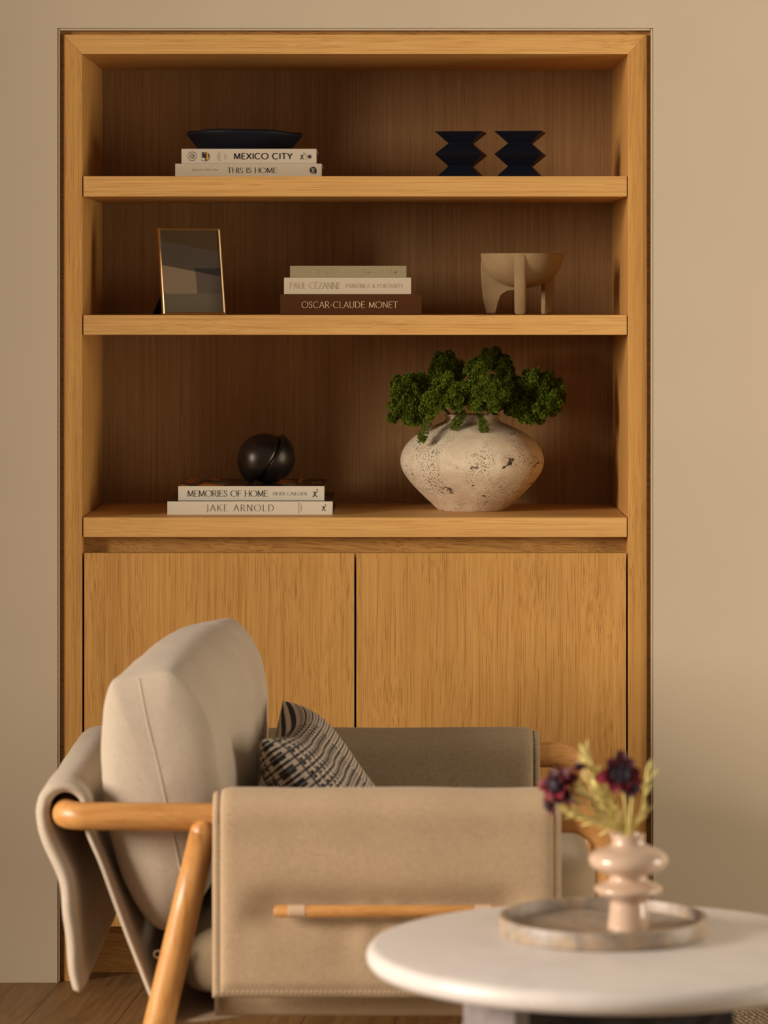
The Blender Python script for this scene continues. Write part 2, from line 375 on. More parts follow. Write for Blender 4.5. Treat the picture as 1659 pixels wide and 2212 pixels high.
# ------------------------------------------------------------------ lettering (stroke drawn)
def arc(cx, cy, rx, ry, a0, a1, n=18):
    return [(cx+rx*math.cos(math.radians(a0+(a1-a0)*i/n)), cy+ry*math.sin(math.radians(a0+(a1-a0)*i/n))) for i in range(n+1)]
def spl(pts, n=24): return [(q.x, q.y) for q in catmull([(a, b, 0) for a, b in pts], n)]
S_ = spl([(.48, .80), (.42, .95), (.27, 1), (.12, .93), (.07, .76), (.18, .60), (.37, .47), (.49, .29), (.43, .08), (.27, 0), (.10, .05), (.03, .22)])
GL = {
 'A': (.74, [[(0, 0), (.37, 1)], [(.37, 1), (.74, 0)], [(.13, .35), (.61, .35)]]),
 'B': (.62, [[(.08, 0), (.08, 1)], [(.08, 1), (.28, 1)]+arc(.28, .76, .24, .24, 90, -90)+[(.08, .52)], [(.28, .52)]+arc(.3, .26, .28, .26, 90, -90)+[(.08, 0)]]),
 'C': (.84, [arc(.46, .5, .45, .5, 48, 312, 28)]),
 'D': (.82, [[(.08, 0), (.08, 1)], [(.08, 1), (.3, 1)]+arc(.3, .5, .48, .5, 90, -90)+[(.08, 0)]]),
 'E': (.6, [[(.08, 0), (.08, 1)], [(.08, 1), (.54, 1)], [(.08, .52), (.46, .52)], [(.08, 0), (.57, 0)]]),
 'F': (.56, [[(.08, 0), (.08, 1)], [(.08, 1), (.54, 1)], [(.08, .5), (.44, .5)]]),
 'G': (.88, [arc(.46, .5, .45, .5, 48, 300, 28)+[(.80, .14), (.80, .42)], [(.58, .42), (.84, .42)]]),
 'H': (.80, [[(.08, 0), (.08, 1)], [(.72, 0), (.72, 1)], [(.08, .52), (.72, .52)]]),
 'I': (.2, [[(.1, 0), (.1, 1)]]),
 'J': (.30, [[(.2, 1), (.2, .1)]+arc(.02, .05, .18, .25, 0, -80, 8)]),
 'K': (.7, [[(.08, 0), (.08, 1)], [(.62, 1), (.08, .42)], [(.24, .58), (.68, 0)]]),
 'L': (.56, [[(.08, 0), (.08, 1)], [(.08, 0), (.54, 0)]]),
 'M': (.94, [[(.07, 0), (.12, 1)], [(.12, 1), (.47, .04)], [(.47, .04), (.82, 1)], [(.82, 1), (.87, 0)]]),
 'N': (.80, [[(.08, 0), (.08, 1)], [(.08, 1), (.72, 0)], [(.72, 0), (.72, 1)]]),
 'O': (.98, [arc(.49, .5, .48, .5, 0, 360, 36)]),
 'P': (.62, [[(.08, 0), (.08, 1)], [(.08, 1), (.3, 1)]+arc(.3, .74, .27, .26, 90, -90)+[(.08, .48)]]),
 'R': (.68, [[(.08, 0), (.08, 1)], [(.08, 1), (.3, 1)]+arc(.3, .74, .26, .26, 90, -90)+[(.08, .48)], [(.3, .48), (.66, 0)]]),
 'S': (.56, [S_]),
 'T': (.7, [[(.35, 0), (.35, 1)], [(.0, 1), (.7, 1)]]),
 'U': (.76, [[(.08, 1), (.08, .34)]+arc(.38, .32, .30, .32, 180, 360)+[(.68, 1)]]),
 'W': (1.08, [[(.0, 1), (.28, 0)], [(.28, 0), (.54, 1)], [(.54, 1), (.80, 0)], [(.80, 0), (1.08, 1)]]),
 'X': (.72, [[(.02, 1), (.70, 0)], [(.68, 1), (.0, 0)]]),
 'Y': (.7, [[(0, 1), (.35, .48)], [(.7, 1), (.35, .48)], [(.35, .48), (.35, 0)]]),
 'Z': (.64, [[(.05, 1), (.60, 1)], [(.60, 1), (.02, 0)], [(.02, 0), (.62, 0)]]),
 '-': (.36, [[(.03, .42), (.33, .42)]]), ' ': (.34, []),
 '&': (.7, [spl([(.68, .42), (.5, .08), (.28, 0), (.06, .2), (.2, .48), (.42, .68), (.40, .92), (.26, 1), (.14, .86), (.2, .66), (.68, 0)], 40)]),
 'a': (.46, [arc(.2, .24, .19, .24, 0, 360, 20), [(.39, .48), (.39, 0)]]),
 'e': (.44, [[(.03, .26), (.39, .26)]+arc(.21, .24, .19, .24, 5, 305, 20)]),
 'o': (.46, [arc(.22, .24, .21, .24, 0, 360, 20)]),
 'r': (.32, [[(.06, .48), (.06, 0)], arc(.2, .3, .13, .17, 180, 50, 8)]),
 's': (.32, [[(x*.6, y*.48) for x, y in S_]]), 't': (.3, [[(.14, .66), (.14, .04), (.24, 0)], [(.0, .47), (.28, .47)]]),
 'f': (.3, [[(.12, 0), (.12, .8)]+arc(.24, .82, .12, .16, 180, 60, 8), [(.0, .47), (.28, .47)]]),
 'l': (.16, [[(.07, 0), (.07, 1)]]), 'u': (.46, [[(.06, .48), (.06, .2)]+arc(.21, .18, .15, .18, 180, 360, 10)+[(.36, .48)], [(.36, .48), (.36, 0)]]),
}
GL['É'] = (GL['E'][0], GL['E'][1]+[[(.26, 1.1), (.38, 1.24)]])
def lettering(text, thick, thin, serif, track=.12):
    quads = []; x = 0
    def wid(d):
        th = math.atan2(d[1], d[0]) % PI
        return thin+(thick-thin)*abs(math.sin(th-math.radians(14)))**1.4
    for ch in text:
        wd, strokes = GL[ch]
        for st in strokes:
            p = [Vector((a+x, b)) for a, b in st]; n = len(p); closed = (p[0]-p[-1]).length < 1e-4 and n > 3
            L_, R_ = [], []
            for i in range(n):
                a = p[i-1] if i > 0 else (p[-2] if closed else p[0]); b = p[i+1] if i < n-1 else (p[1] if closed else p[-1])
                d = (b-a).normalized(); nn = Vector((-d.y, d.x)); h = wid(d)/2
                L_.append(p[i]+nn*h); R_.append(p[i]-nn*h)
            for i in range(n-1): quads.append((L_[i], R_[i], R_[i+1], L_[i+1]))
            if serif and not closed:
                for e, q in ((p[0], p[1]), (p[-1], p[-2])):
                    d = (q-e).normalized(); k = thin*.55
                    if abs(d.y) > .5 and (abs(e.y) < .02 or abs(e.y-1) < .02 or abs(e.y-.48) < .01 and ch in 'aru'):
                        if ch in 'AMNWZ' and sum(1 for s2 in strokes for z in (s2[0], s2[-1]) if abs(z[0]+x-e.x)+abs(z[1]-e.y) < .01) > 1 and ch not in 'N': continue
                        s2 = serif
                        quads.append(tuple(Vector(z) for z in ((e.x-s2, e.y-k), (e.x+s2, e.y-k), (e.x+s2, e.y+k), (e.x-s2, e.y+k))))
                    elif abs(d.x) > .9 and ch in 'EFLTZÉ':
                        sg = -1 if e.y > .7 else (1 if e.y < .2 else 0)
                        if abs(d.x) > .9 and (e.x-x) > .3 or ch in 'TZ':
                            y0, y1 = (e.y, e.y+sg*serif*1.3) if sg else (e.y-serif*.8, e.y+serif*.8)
                            quads.append(tuple(Vector(z) for z in ((e.x-k, y0), (e.x+k, y0), (e.x+k, y1), (e.x-k, y1))))
        x += wd+track
    return quads, x-track
def text_g(text, x0, x1, ybase, ytop, D, style='serif', track=.12, vertical=False):
    th = {'serif': (.105, .035, .085), 'fine': (.085, .022, .07), 'bold': (.17, .155, 0), 'sans': (.10, .085, 0), 'roman': (.095, .05, .07)}[style]
    q, wd = lettering(text, th[0], th[1], th[2], track); g = G(); cap = abs(ybase-ytop)
    for f in q:
        vs = []
        for a in f:
            if vertical:      # reads upward
                px, py = x1-(x1-x0)*0-(1-a.y)*0, 0
                px = x1-(x1-x0)*a.y if False else x0+(x1-x0)*(1-a.y); py = ybase-(ybase-ytop)*(a.x/wd)
                px = x1-(x1-x0)*a.y
            else:
                px = x0+(x1-x0)*a.x/wd; py = ybase-cap*a.y
            vs.append(P(px, py, D))
        g.add(vs, [(0, 1, 2, 3)])
    return g
def ring_g(cx, cy, r, t, D, a0=0, a1=360, n=32, dash=1.0):
    g = G()
    for i in range(n):
        b0 = math.radians(a0+(a1-a0)*i/n); b1 = math.radians(a0+(a1-a0)*(i+dash)/n)
        g.add([P(cx+(r+s*t/2)*math.cos(b), cy+(r+s*t/2)*math.sin(b), D) for b, s in ((b0, -1), (b0, 1), (b1, 1), (b1, -1))], [(0, 1, 2, 3)])
    return g
def poly_g(pts, D): return G().add([P(x, y, D) for x, y in pts], [tuple(range(len(pts)))])
def disc_pts(cx, cy, r, n=28, a0=0, a1=360): return [(cx+r*math.cos(math.radians(a0+(a1-a0)*i/n)), cy+r*math.sin(math.radians(a0+(a1-a0)*i/n))) for i in range(n)]
def line_g(pts, wpx, D):
    g = G(); p = [Vector(q) for q in pts]
    for i in range(len(p)-1):
        d = (p[i+1]-p[i]).normalized(); nn = Vector((-d.y, d.x))*wpx/2; e = d*wpx*.2
        g.add([P(q.x, q.y, D) for q in (p[i]+nn-e, p[i]-nn-e, p[i+1]-nn+e, p[i+1]+nn+e)], [(0, 1, 2, 3)])
    return g
def merge(*gs):
    o = G()
    for g in gs: o.add(g.v, g.f)
    return o

# ------------------------------------------------------------------ the room
k0 = D0/F
cx = lambda x: (x-VX)*k0
cz = lambda y: H-(y-VY)*k0
XL, XR, ZT = cx(130), cx(1405), cz(67)        # outer frame
XI, XJ, ZI = cx(177.5), cx(1356.5), cz(117)   # clear opening
YW = D0-.012                                  # wall face
YB = D0/.934                                  # back panel
g = G(); bd = .0045
g.box(-3.2, XL-bd, YW, YW+.62, 0, 2.75); g.box(XR+bd, 3.4, YW, YW+.62, 0, 2.75); g.box(XL-bd, XR+bd, YW, YW+.62, ZT+bd, 2.75)
struct('wall_back', g, M['wall'])
g = G(); yb = YW+.004
for a, b, c, d in ((XL-bd, XL-.0006, 0, ZT+bd), (XR+.0006, XR+bd, 0, ZT+bd), (XL-.0006, XR+.0006, ZT+.0006, ZT+bd)):
    g.box(a, b, yb, yb+.05, c, d)
struct('trim_1', g, M['wall'], bev=.0012)
struct('wall_left_blocker', G().box(-2.6, -2.45, 4.88, YW, 0, 2.75), M['wall'])  # unseen piece added to block window light from the back wall's left side
struct('floor', G().box(-4, 4, -.6, YW+.7, -.05, 0), M['floor'])

# ------------------------------------------------------------------ built-in oak bookcase
cab = Thing('built_in_bookcase', 'built-in oak bookcase with open shelves above two flat doors, set into the wall', 'bookcase', ((XL+XR)/2, D0, 0))
ch = .0065                                    # shadow groove round the face frame
yf = D0
def frame_piece(pts, yd=.03):
    return G().prism([(x, yf, z) for x, z in pts], (0, yd, 0))
cab.part('stile', frame_piece([(XL+ch, 0), (XI, 0), (XI, ZI), (XL+ch, ZT-ch)]), M['oak_v'], bev=.0008)
cab.part('stile', frame_piece([(XJ, 0), (XR-ch, 0), (XR-ch, ZT-ch), (XJ, ZI)]), M['oak_v'], bev=.0008)
cab.part('head_rail', frame_piece([(XL+ch, ZT-ch), (XI, ZI), (XJ, ZI), (XR-ch, ZT-ch)]), M['oak_h'], bev=.0008)
g = G(); g.box(XL, XL+ch, yf+.010, yf+.05, 0, ZT); g.box(XR-ch, XR, yf+.010, yf+.05, 0, ZT); g.box(XL+ch, XR-ch, yf+.010, yf+.05, ZT-ch, ZT)
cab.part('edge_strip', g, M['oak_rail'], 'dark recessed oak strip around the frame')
cab.part('side_panel', G().box(XI-.02, XI, yf+.03, YB, .10, ZI), M['oak_v'])
cab.part('side_panel', G().box(XJ, XJ+.02, yf+.03, YB, .10, ZI), M['oak_v'])
cab.part('top_panel', G().box(XI, XJ, yf+.03, YB, ZI, ZI+.02), M['oak_h'])
cab.part('back_panel', G().box(XI-.02, XJ+.02, YB, YB+.012, .10, ZI+.02), M['oak_back_shaded'])
SH = []
for yt, yb_, mm in ((380.5, 424.5, 'oak_h'), (680.5, 723.5, 'oak_h'), (1118, 1160.5, 'oak_h')):
    z1, z0 = cz(yt), cz(yb_); SH.append(z1)
    cab.part('shelf', G().box(XI+.0018, XJ-.0012, yf+.002, YB-.001, z0, z1), M[mm], bev=.0012)
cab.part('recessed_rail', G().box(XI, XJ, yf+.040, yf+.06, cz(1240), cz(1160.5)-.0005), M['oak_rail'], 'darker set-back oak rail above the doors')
zd = cz(1195); zb = .10
for a, b in ((182, 765.3), (769.8, 1352.8)):
    cab.part('door', G().box(cx(a), cx(b), yf+.001, yf+.0225, zb, zd), M['oak_door'], bev=.0012)
cab.part('carcass_bottom', G().box(XI, XJ, yf+.03, YB, .10, .118), M['oak_h'])
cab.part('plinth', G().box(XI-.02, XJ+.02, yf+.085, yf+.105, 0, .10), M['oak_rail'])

# ------------------------------------------------------------------ books
def book(label, x0, x1, ytop, z0, D, depth, spine, cover, letters, group, over=.0, top=None):
    xa, xb = P(x0, 0, D).x, P(x1, 0, D).x; z1 = P(0, ytop, D).z; t = .0028
    b = Thing('book', label, 'book', ((xa+xb)/2, D+depth/2, z0), group)
    g = G(); g.box(xa, xb, D, D+t, z0, z1, 1)
    g.box(xa, xb, D+t, D+depth, z0, z0+t, 0); g.box(xa, xb, D+t, D+depth, z1-t, z1, 0)
    b.part('cover', g, [M[cover], M[spine]], bev=.0007)
    b.part('pages', G().box(xa+.003, xb-.003, D+t, D+depth-.004, z0+t, z1-t), M['pages'])
    for nm, gg, mm in letters: b.part(nm, gg, M[mm])
    return z1
e = .0005
GT, GM_, GB = 'books under the black bowl', 'art books on the middle shelf', 'books under the bronze ball'
# top shelf
d1, d2 = 6.33, 6.336
em = merge(poly_g(disc_pts(676, 367.5, 7.4), d1-e), poly_g([(676, 373), (683.3, 368), (683, 375.6)], d1-e))
tree = merge(line_g([(675.5, 363), (675.5, 371.5)], 1.1, d1-2*e), line_g([(672, 372), (680.5, 372)], 1.0, d1-2*e), line_g([(672.2, 366.8), (675.5, 368.2), (679.6, 364.5)], 1.0, d1-2*e), line_g([(678.2, 366), (678.2, 371.8)], 1.0, d1-2*e), line_g([(672, 363.5), (674.4, 362.6)], 1.3, d1-2*e))
z1 = book('oatmeal book reading THIS IS HOME, lying on the top shelf under another book', 378.5, 695, 353.5, SH[0], d1, .19, 'paper_grey', 'paper_grey', [
    ('spine_title', text_g('THIS IS HOME', 491, 598, 373.5, 362.3, d1-e, 'serif', .09), 'ink'), ('author_name', text_g('NATALIE WALTON', 415.5, 469, 368.8, 365.1, d1-e, 'roman', .3), 'ink_soft'), ('emblem', em, 'ink'), ('emblem_tree', tree, 'paper_grey')], GT)
globe = merge(*[ring_g(415, 337.5, r, .7, d2-e) for r in (4.8,)], *[line_g([(415+4.8*math.sin(a)*q, 337.5+4.8*math.cos(a)*q) for a in [j*PI/8 for j in range(9)]], .5, d2-e) for q in (.5, 1)] , *[line_g([(415-4.8*math.cos(a), 337.5+4.8*math.sin(a)), (415+4.8*math.cos(a), 337.5+4.8*math.sin(a))], .5, d2-e) for a in (-.9, -.45, 0, .45, .9)], ring_g(415, 337.5, 9.4, 1.9, d2-e, 0, 360, 34, .45))
rlogo = lambda cx_, cy_, s, D: merge(line_g([(cx_+a*s, cy_+b*s) for a, b in spl([(-8, 4), (-6, 6), (-3, 3), (-4, -2), (-6, -1)], 12)], 1.0, D), line_g([(cx_+a*s, cy_+b*s) for a, b in spl([(-8, 6.5), (0, 5.6), (6, 6.6)], 8)], .0+.6, D))
def r_script(x, y, s, D):     # curly R set upright on the spine
    f = lambda pts, wv, n=16: line_g([(x+a*s, y+b*s) for a, b in spl(pts, n)], wv*s, D)
    return merge(f([(-5, 7), (-3, 7.2), (-1.6, 4), (.4, -3)], 1.4), f([(-4, -2.2), (-1, -3.8), (2.4, -3.2), (2.2, -.8), (-1, .8)], 1.1), f([(-1, .8), (1.5, 3.4), (3.4, 6.8), (5.4, 7)], 1.5), f([(2.2, -2), (5.4, -4.4), (6.6, -8), (5.2, -9.6), (4.4, -8.6)], .9))
atom = merge(*[line_g([(668.5+5*math.cos(t)*math.cos(a)-1.9*math.sin(t)*math.sin(a), 338.5+5*math.cos(t)*math.sin(a)+1.9*math.sin(t)*math.cos(a)) for t in [j*PI/10 for j in range(21)]], .6, d2-e) for a in (0, PI/3, 2*PI/3)], poly_g(disc_pts(668.5, 338.5, 1.7), d2-e))
vig = poly_g([(443, 329.5)]+disc_pts(443, 338.5, 10, 14, -90, 90)+[(443, 348.5)], d2-e)
vig2 = merge(poly_g([(446, 329), (449.5, 329.6), (449.5, 340), (451.5, 340), (451.5, 344), (446, 347)], d2-2*e))
vig3 = merge(poly_g([(436.5, 329), (441, 329), (441, 333), (446, 333), (446, 341), (436.5, 341)], d2-2*e), line_g([(434, 345), (438, 347.5), (444, 347.5)], .8, d2-2*e))
tiny = merge(text_g('THIBAUT', 469.5, 471.8, 346.5, 330, d2-e, 'sans', .3, True), text_g('MORMALIER', 473.4, 475.8, 347.5, 328.5, d2-e, 'sans', .25, True), text_g('FRANCE', 484.5, 486.8, 345, 332.5, d2-e, 'sans', .3, True), text_g('SUSTI', 488.5, 490.6, 343, 333.5, d2-e, 'sans', .3, True))
z2 = book('white book reading MEXICO CITY in bold letters, directly under the black bowl', 392, 683.5, 321.3, z1, d2, .19, 'paper', 'paper', [
    ('spine_title', text_g('MEXICO CITY', 505.5, 631, 343.6, 331.2, d2-e, 'bold', .16), 'ink'), ('author_name', tiny, 'ink_soft'), ('globe_emblem', globe, 'ink_soft'), ('atom_emblem', atom, 'ink'),
    ('publisher_mark', merge(r_script(652, 338, .82, d2-e), line_g([(660.8, 330), (660.8, 346)], .5, d2-e)), 'ink'), ('vignette', vig, 'ink_soft'), ('vignette_detail', vig2, 'mustard'), ('vignette_detail', vig3, 'ink')], GT)
# black bowl
by = 6.455; bc = P(528.5, 0, by).x; zr = P(0, 285, by).z
rb, rt = .0845, .1085; hb = zr-z2
def wob(t, r, z): return 1+.012*math.sin(2*PI*t*2+1)*(z/hb if z > 0 else 0)
prof = [(.001, .0), (rb*.6, 0), (rb, 0), (rb+.003, .002), (rb+(rt-rb)*.5, hb*.42), (rb+(rt-rb)*.86, hb*.70), (rt-.001, hb*.80), (rt, hb*.88), (rt-.001, hb*.95), (rt-.0035, hb*.99), (rt-.006, hb), (rt-.010, hb*.96), (rb*.9, .008), (.001, .006)]
g = G().lathe(prof, (bc, by, z2), 64, wob)
for q in g.v:
    f = (q.z-z2)/hb
    if f > .8: q.z += .0016*math.sin(3*math.atan2(q.y-by, q.x-bc))+.0012*math.sin(5*math.atan2(q.y-by, q.x-bc))
    if f > .3: q.z -= (q.x-bc)*.014*f
tag(link('bowl', g, M['black_ceramic'], (bc, by, z2), smooth=True, angle=50), 'low black ceramic bowl with an uneven rim, on top of two books', 'bowl')
# zigzag candle holders
def holder(label, xc, lev, D, rot):
    z0 = SH[0]; D_ = D; X = (xc-VX)*(D_-.044)/F
    ws = [.0435, .0212, .0445, .0210, .0445]; zs = [0, .0225, .0445, .0655, lev]
    g = G(); rings = []
    for hw, z in zip(ws, zs):
        rings.append([Vector((X+math.cos(rot)*a*hw-math.sin(rot)*b*hw, D_+math.sin(rot)*a*hw+math.cos(rot)*b*hw, z0+z)) for a, b in ((-1, -1), (1, -1), (1, 1), (-1, 1))])
    hw = .02
    rings.append([rings[-1][i].lerp(Vector((X, D_, z0+lev)), .55) for i in range(4)])
    rings.append([q-Vector((0, 0, .012)) for q in rings[-1]])
    g.loft(rings)
    tag(link('candle_holder', g, M['black_metal'], (X, D_, z0), bev=.0006), label, 'candle holder', 'black zigzag candle holders')
holder('black zigzag candle holder on the top shelf, the one nearer the bowl', 997, .0868, 6.42, math.radians(-8))
holder('black zigzag candle holder on the top shelf, the one nearer the right side panel', 1126, .0874, 6.42, math.radians(-8))

# middle shelf books
dm = 6.36
zm = book('thick rust brown book reading OSCAR-CLAUDE MONET, bottom of the middle shelf stack', 605.5, 911, 635.5, SH[1], dm, .24, 'rust_cloth', 'rust_cloth', [
    ('spine_title', text_g('OSCAR-CLAUDE MONET', 652, 859, 665, 651.5, dm-e, 'roman', .14), 'gold_ink')], GM_)
zc = book('cream white book reading PAUL-CÉZANNE, between the khaki and rust brown books', 613.5, 888, 599.6, zm, dm+.004, .22, 'cream_cloth', 'cream_cloth', [
    ('spine_title', text_g('PAUL-CÉZANNE', 626, 736, 623.6, 610.5, dm+.004-e, 'serif', .1), 'emboss_cream'), ('subtitle', text_g('PAINTINGS & PORTRAITS', 747, 870, 621.5, 613.5, dm+.004-e, 'roman', .16), 'emboss_cream')], GM_)
book('thin khaki book reading HENRI MATISSE, on top of the middle shelf stack', 626.5, 878, 574, zc, dm+.008, .19, 'olive_cloth', 'olive_cloth', [
    ('spine_title', text_g('HENRI MATISSE', 661, 759, 591.4, 582.3, dm+.008-e, 'serif', .14), 'emboss_gold'), ('subtitle', text_g('Master of Colour', 783, 859, 591, 581.5, dm+.008-e, 'serif', .12), 'emboss_gold')], GM_)
# bottom shelf books
dj = 6.37
zj = book('wide white book reading JAKE ARNOLD, lying on the bottom shelf', 361.5, 718.5, 1083.2, SH[2], dj, .30, 'paper_white', 'dark_cover', [
    ('spine_title', text_g('JAKE ARNOLD', 446, 591, 1104, 1090, dj-e, 'fine', .3), 'ink_soft'), ('subtitle', merge(text_g('REDEFINING', 644, 647, 1108, 1085.5, dj-e, 'sans', .25, True), text_g('COMFORT', 649.5, 652.5, 1105, 1087.5, dj-e, 'sans', .25, True)), 'ink_soft'), ('publisher_mark', r_script(699, 1097, .78, dj-e), 'ink')], GB)
dh = 6.396
zh = book('white spined photo book reading MEMORIES OF HOME, under the bronze ball', 385, 700.5, 1050, zj, dh, .262, 'paper_white', 'photo_cover', [
    ('spine_title', text_g('MEMORIES OF HOME', 405, 579, 1072.5, 1059.5, dh-e, 'serif', .1), 'ink'), ('author_name', text_g('HEIDI CAILLIER', 589.5, 663, 1069.6, 1063, dh-e, 'roman', .22), 'ink_soft'), ('publisher_mark', r_script(680, 1066, .95, dh-e), 'ink')], GB)

# split bronze ball
DB = 6.49; sb = DB/F; th = .22
nrm = Vector((.83*math.cos(th), math.sin(th), -.555*math.cos(th))).normalized(); dd = Vector((.555, 0, .83)).normalized()
def half_ball(c, r, n, depth=18, seg=48):
    a = dd.cross(n).normalized(); b = n.cross(a).normalized(); rings = []
    rings.append([c+(a*math.cos(2*PI*k/seg)+b*math.sin(2*PI*k/seg))*r*.5 for k in range(seg)])
    rings.append([c+(a*math.cos(2*PI*k/seg)+b*math.sin(2*PI*k/seg))*r*.97 for k in range(seg)])
    for i in range(depth):
        t = i/depth*PI/2
        rings.append([c-n*(r*math.sin(t)+r*.03)+(a*math.cos(2*PI*k/seg)+b*math.sin(2*PI*k/seg))*r*math.cos(t) for k in range(seg)])
    return G().loft(rings)
c1, c2 = P(572, 996, DB), P(579, 987, DB)
g1 = half_ball(c1, 58.3*sb, nrm); g2 = half_ball(c2+nrm*.0004, 57*sb, -nrm)
dz = zh-min(q.z for q in g1.v+g2.v)
for q in g1.v+g2.v: q.z += dz
ball = Thing('split_ball_sculpture', 'dark bronze ball sculpture in two shifted halves, resting on the stacked books', 'sculpture', (c1.x, DB, zh))
ball.part('half', g1, M['bronze'], angle=50); ball.part('half', g2, M['bronze'], angle=50)

# picture frame
fw, fh = .1235, .166; yaw, tilt = math.radians(21), math.radians(12)
fb = P(421, 677, 6.42); fb.z = SH[1]
Rm = Matrix.Rotation(yaw, 3, 'Z') @ Matrix.Rotation(-tilt, 3, 'X')
lift = .004*math.sin(tilt)
def fr(x, y, z): return Vector((fb.x, fb.y, fb.z+lift)) + Rm @ Vector((x, y, z))
pf = Thing('picture_frame', 'slim brass picture frame leaning back on the middle shelf', 'picture frame', tuple(fb))
def fbox(x0, x1, y0, y1, z0, z1):
    g = G().box(x0, x1, y0, y1, z0, z1); g.v = [fr(*q) for q in g.v]; return g
bw = .0042
g = G()
for (ax, az), (bx, bz) in zip([(-1, 0), (-1, 1), (1, 1), (1, 0)], [(-1, 1), (1, 1), (1, 0), (-1, 0)]):
    def pt(sx, sz, ins, y): return fr(sx*(fw/2-ins), y, (ins if sz == 0 else fh-ins))
    ring = lambda sx, sz: [pt(sx, sz, 0, .010), pt(sx, sz, 0, .002), pt(sx, sz, .0008, 0), pt(sx, sz, bw*.6, -.0015), pt(sx, sz, bw, .001), pt(sx, sz, bw, .010)]
    g.loft([ring(ax, az), ring(bx, bz)])
pf.part('frame_moulding', g, M['brass'], 'thin brass moulding')
pf.part('backing', fbox(-fw/2+.001, fw/2-.001, .010, .012, .001, fh-.001), M['black_metal'])
g = G()  # flat coloured shapes paint the room's reflection behind the glass
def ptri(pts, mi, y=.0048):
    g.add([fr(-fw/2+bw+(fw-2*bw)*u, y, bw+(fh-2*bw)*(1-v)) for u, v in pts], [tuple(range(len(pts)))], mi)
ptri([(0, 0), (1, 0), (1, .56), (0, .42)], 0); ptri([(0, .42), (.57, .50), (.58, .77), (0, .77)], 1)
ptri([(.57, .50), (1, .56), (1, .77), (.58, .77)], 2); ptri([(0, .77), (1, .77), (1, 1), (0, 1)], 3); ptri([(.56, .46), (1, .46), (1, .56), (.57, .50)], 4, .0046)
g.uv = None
pm = [plain('reflection brown', (.26, .18, .095), .8), plain('reflection tan', (.85, .60, .37), .8), plain('reflection umber', (.38, .26, .165), .8), plain('reflection grey green', (.48, .37, .22), .8), plain('reflection black brown', (.06, .042, .034), .8)]
pf.part('painted_reflection', g, pm, 'room reflection painted as brown geometric shapes')
pf.part('glass', fbox(-fw/2+bw, fw/2-bw, .003, .004, bw, fh-bw), M['glass'])
g = G(); ft = fr(-.045, .014, .07)
a0, a1 = fr(-.048, .012, .062), fr(-.018, .012, .062); b0 = Vector((a0.x-.030, a0.y+.055, SH[1]+.001)); b1 = b0+(a1-a0)*.8
off = Vector((.0, .003, .0))
g.add([a0, a1, b1, b0, a0+off, a1+off, b1+off, b0+off], [(0, 1, 2, 3), (7, 6, 5, 4), (0, 4, 5, 1), (1, 5, 6, 2), (2, 6, 7, 3), (3, 7, 4, 0)])
pf.part('easel_leg', g, M['black_metal'])

# footed stoneware bowl
DF = 6.47; fx = (1128-VX)*DF/F; z0 = SH[1]; R = .0785; HB = P(0, 548, DF-.05).z-z0
fbowl = Thing('footed_bowl', 'tan stoneware bowl on three fin legs, on the middle shelf', 'bowl', (fx, DF, z0))
prof = []
for i in range(15):
    t = i/14; a = PI/2*t
    prof.append((max(.001, R*math.sin(a)**.92), .050+(HB-.050)*(1-math.cos(a))))
prof += [(R-.001, HB+.001), (R-.004, HB+.0012)]
for i in range(13, -1, -1):
    t = i/14; a = PI/2*t
    prof.append((max(.001, (R-.0055)*math.sin(a)**.92), .056+(HB-.056)*(1-math.cos(a))))
fbowl.part('bowl_body', G().lathe(prof, (fx, DF, z0), 64), M['clay'], smooth=True)
def fin(ang, tall, wide=1.0):
    d = Vector((math.cos(math.radians(ang)), math.sin(math.radians(ang)), 0)); s = Vector((-d.y, d.x, 0))
    rr_ = .0815 if tall > HB*.95 else .0780
    out = [(rr_-.002, tall), (rr_, tall-.006), (rr_, .082), (rr_-.001, .058), (.0745, .030), (.0675, .003), (.066, .0005), (.0515, .0005), (.050, .003), (.0455, .020), (.038, .035), (.024, .0445), (.0, .0475), (-.004, .052), (.01, .058), (.035, .066), (.06, .082), (.070, .095), (.074, tall-.008)]
    pts = [Vector((fx, DF, z0))+d*r+Vector((0, 0, z)) for r, z in out]; hw = .0098*wide
    c = sum(pts, Vector())/len(pts); rings = []
    for sx, sh in ((-1, .0035), (-.75, .001), (0, 0), (.75, .001), (1, .0035)):
        rings.append([q+(c-q).normalized()*sh+s*hw*sx for q in pts])
    return G().loft(rings)
def post(ang, hw):
    d = Vector((math.cos(math.radians(ang)), math.sin(math.radians(ang)), 0)); s = Vector((-d.y, d.x, 0))
    out = [(.0735, .094), (.076, .080), (.0745, .050), (.0705, .022), (.0675, .003), (.066, .0005), (.0505, .0005), (.049, .003), (.0485, .03), (.049, .06), (.056, .08), (.066, .094)]
    pts = [Vector((fx, DF, z0))+d*r+Vector((0, 0, z)) for r, z in out]; c = sum(pts, Vector())/len(pts); rings = []
    for sx, sh in ((-1, .0035), (-.7, .001), (0, 0), (.7, .001), (1, .0035)):
        rings.append([q+(c-q).normalized()*sh+s*hw*sx for q in pts])
    return G().loft(rings)
for g in (fin(264, HB), fin(176, HB*.93, 1.0), post(36, .0062)):
    fbowl.part('leg', g, M['clay'], angle=45)

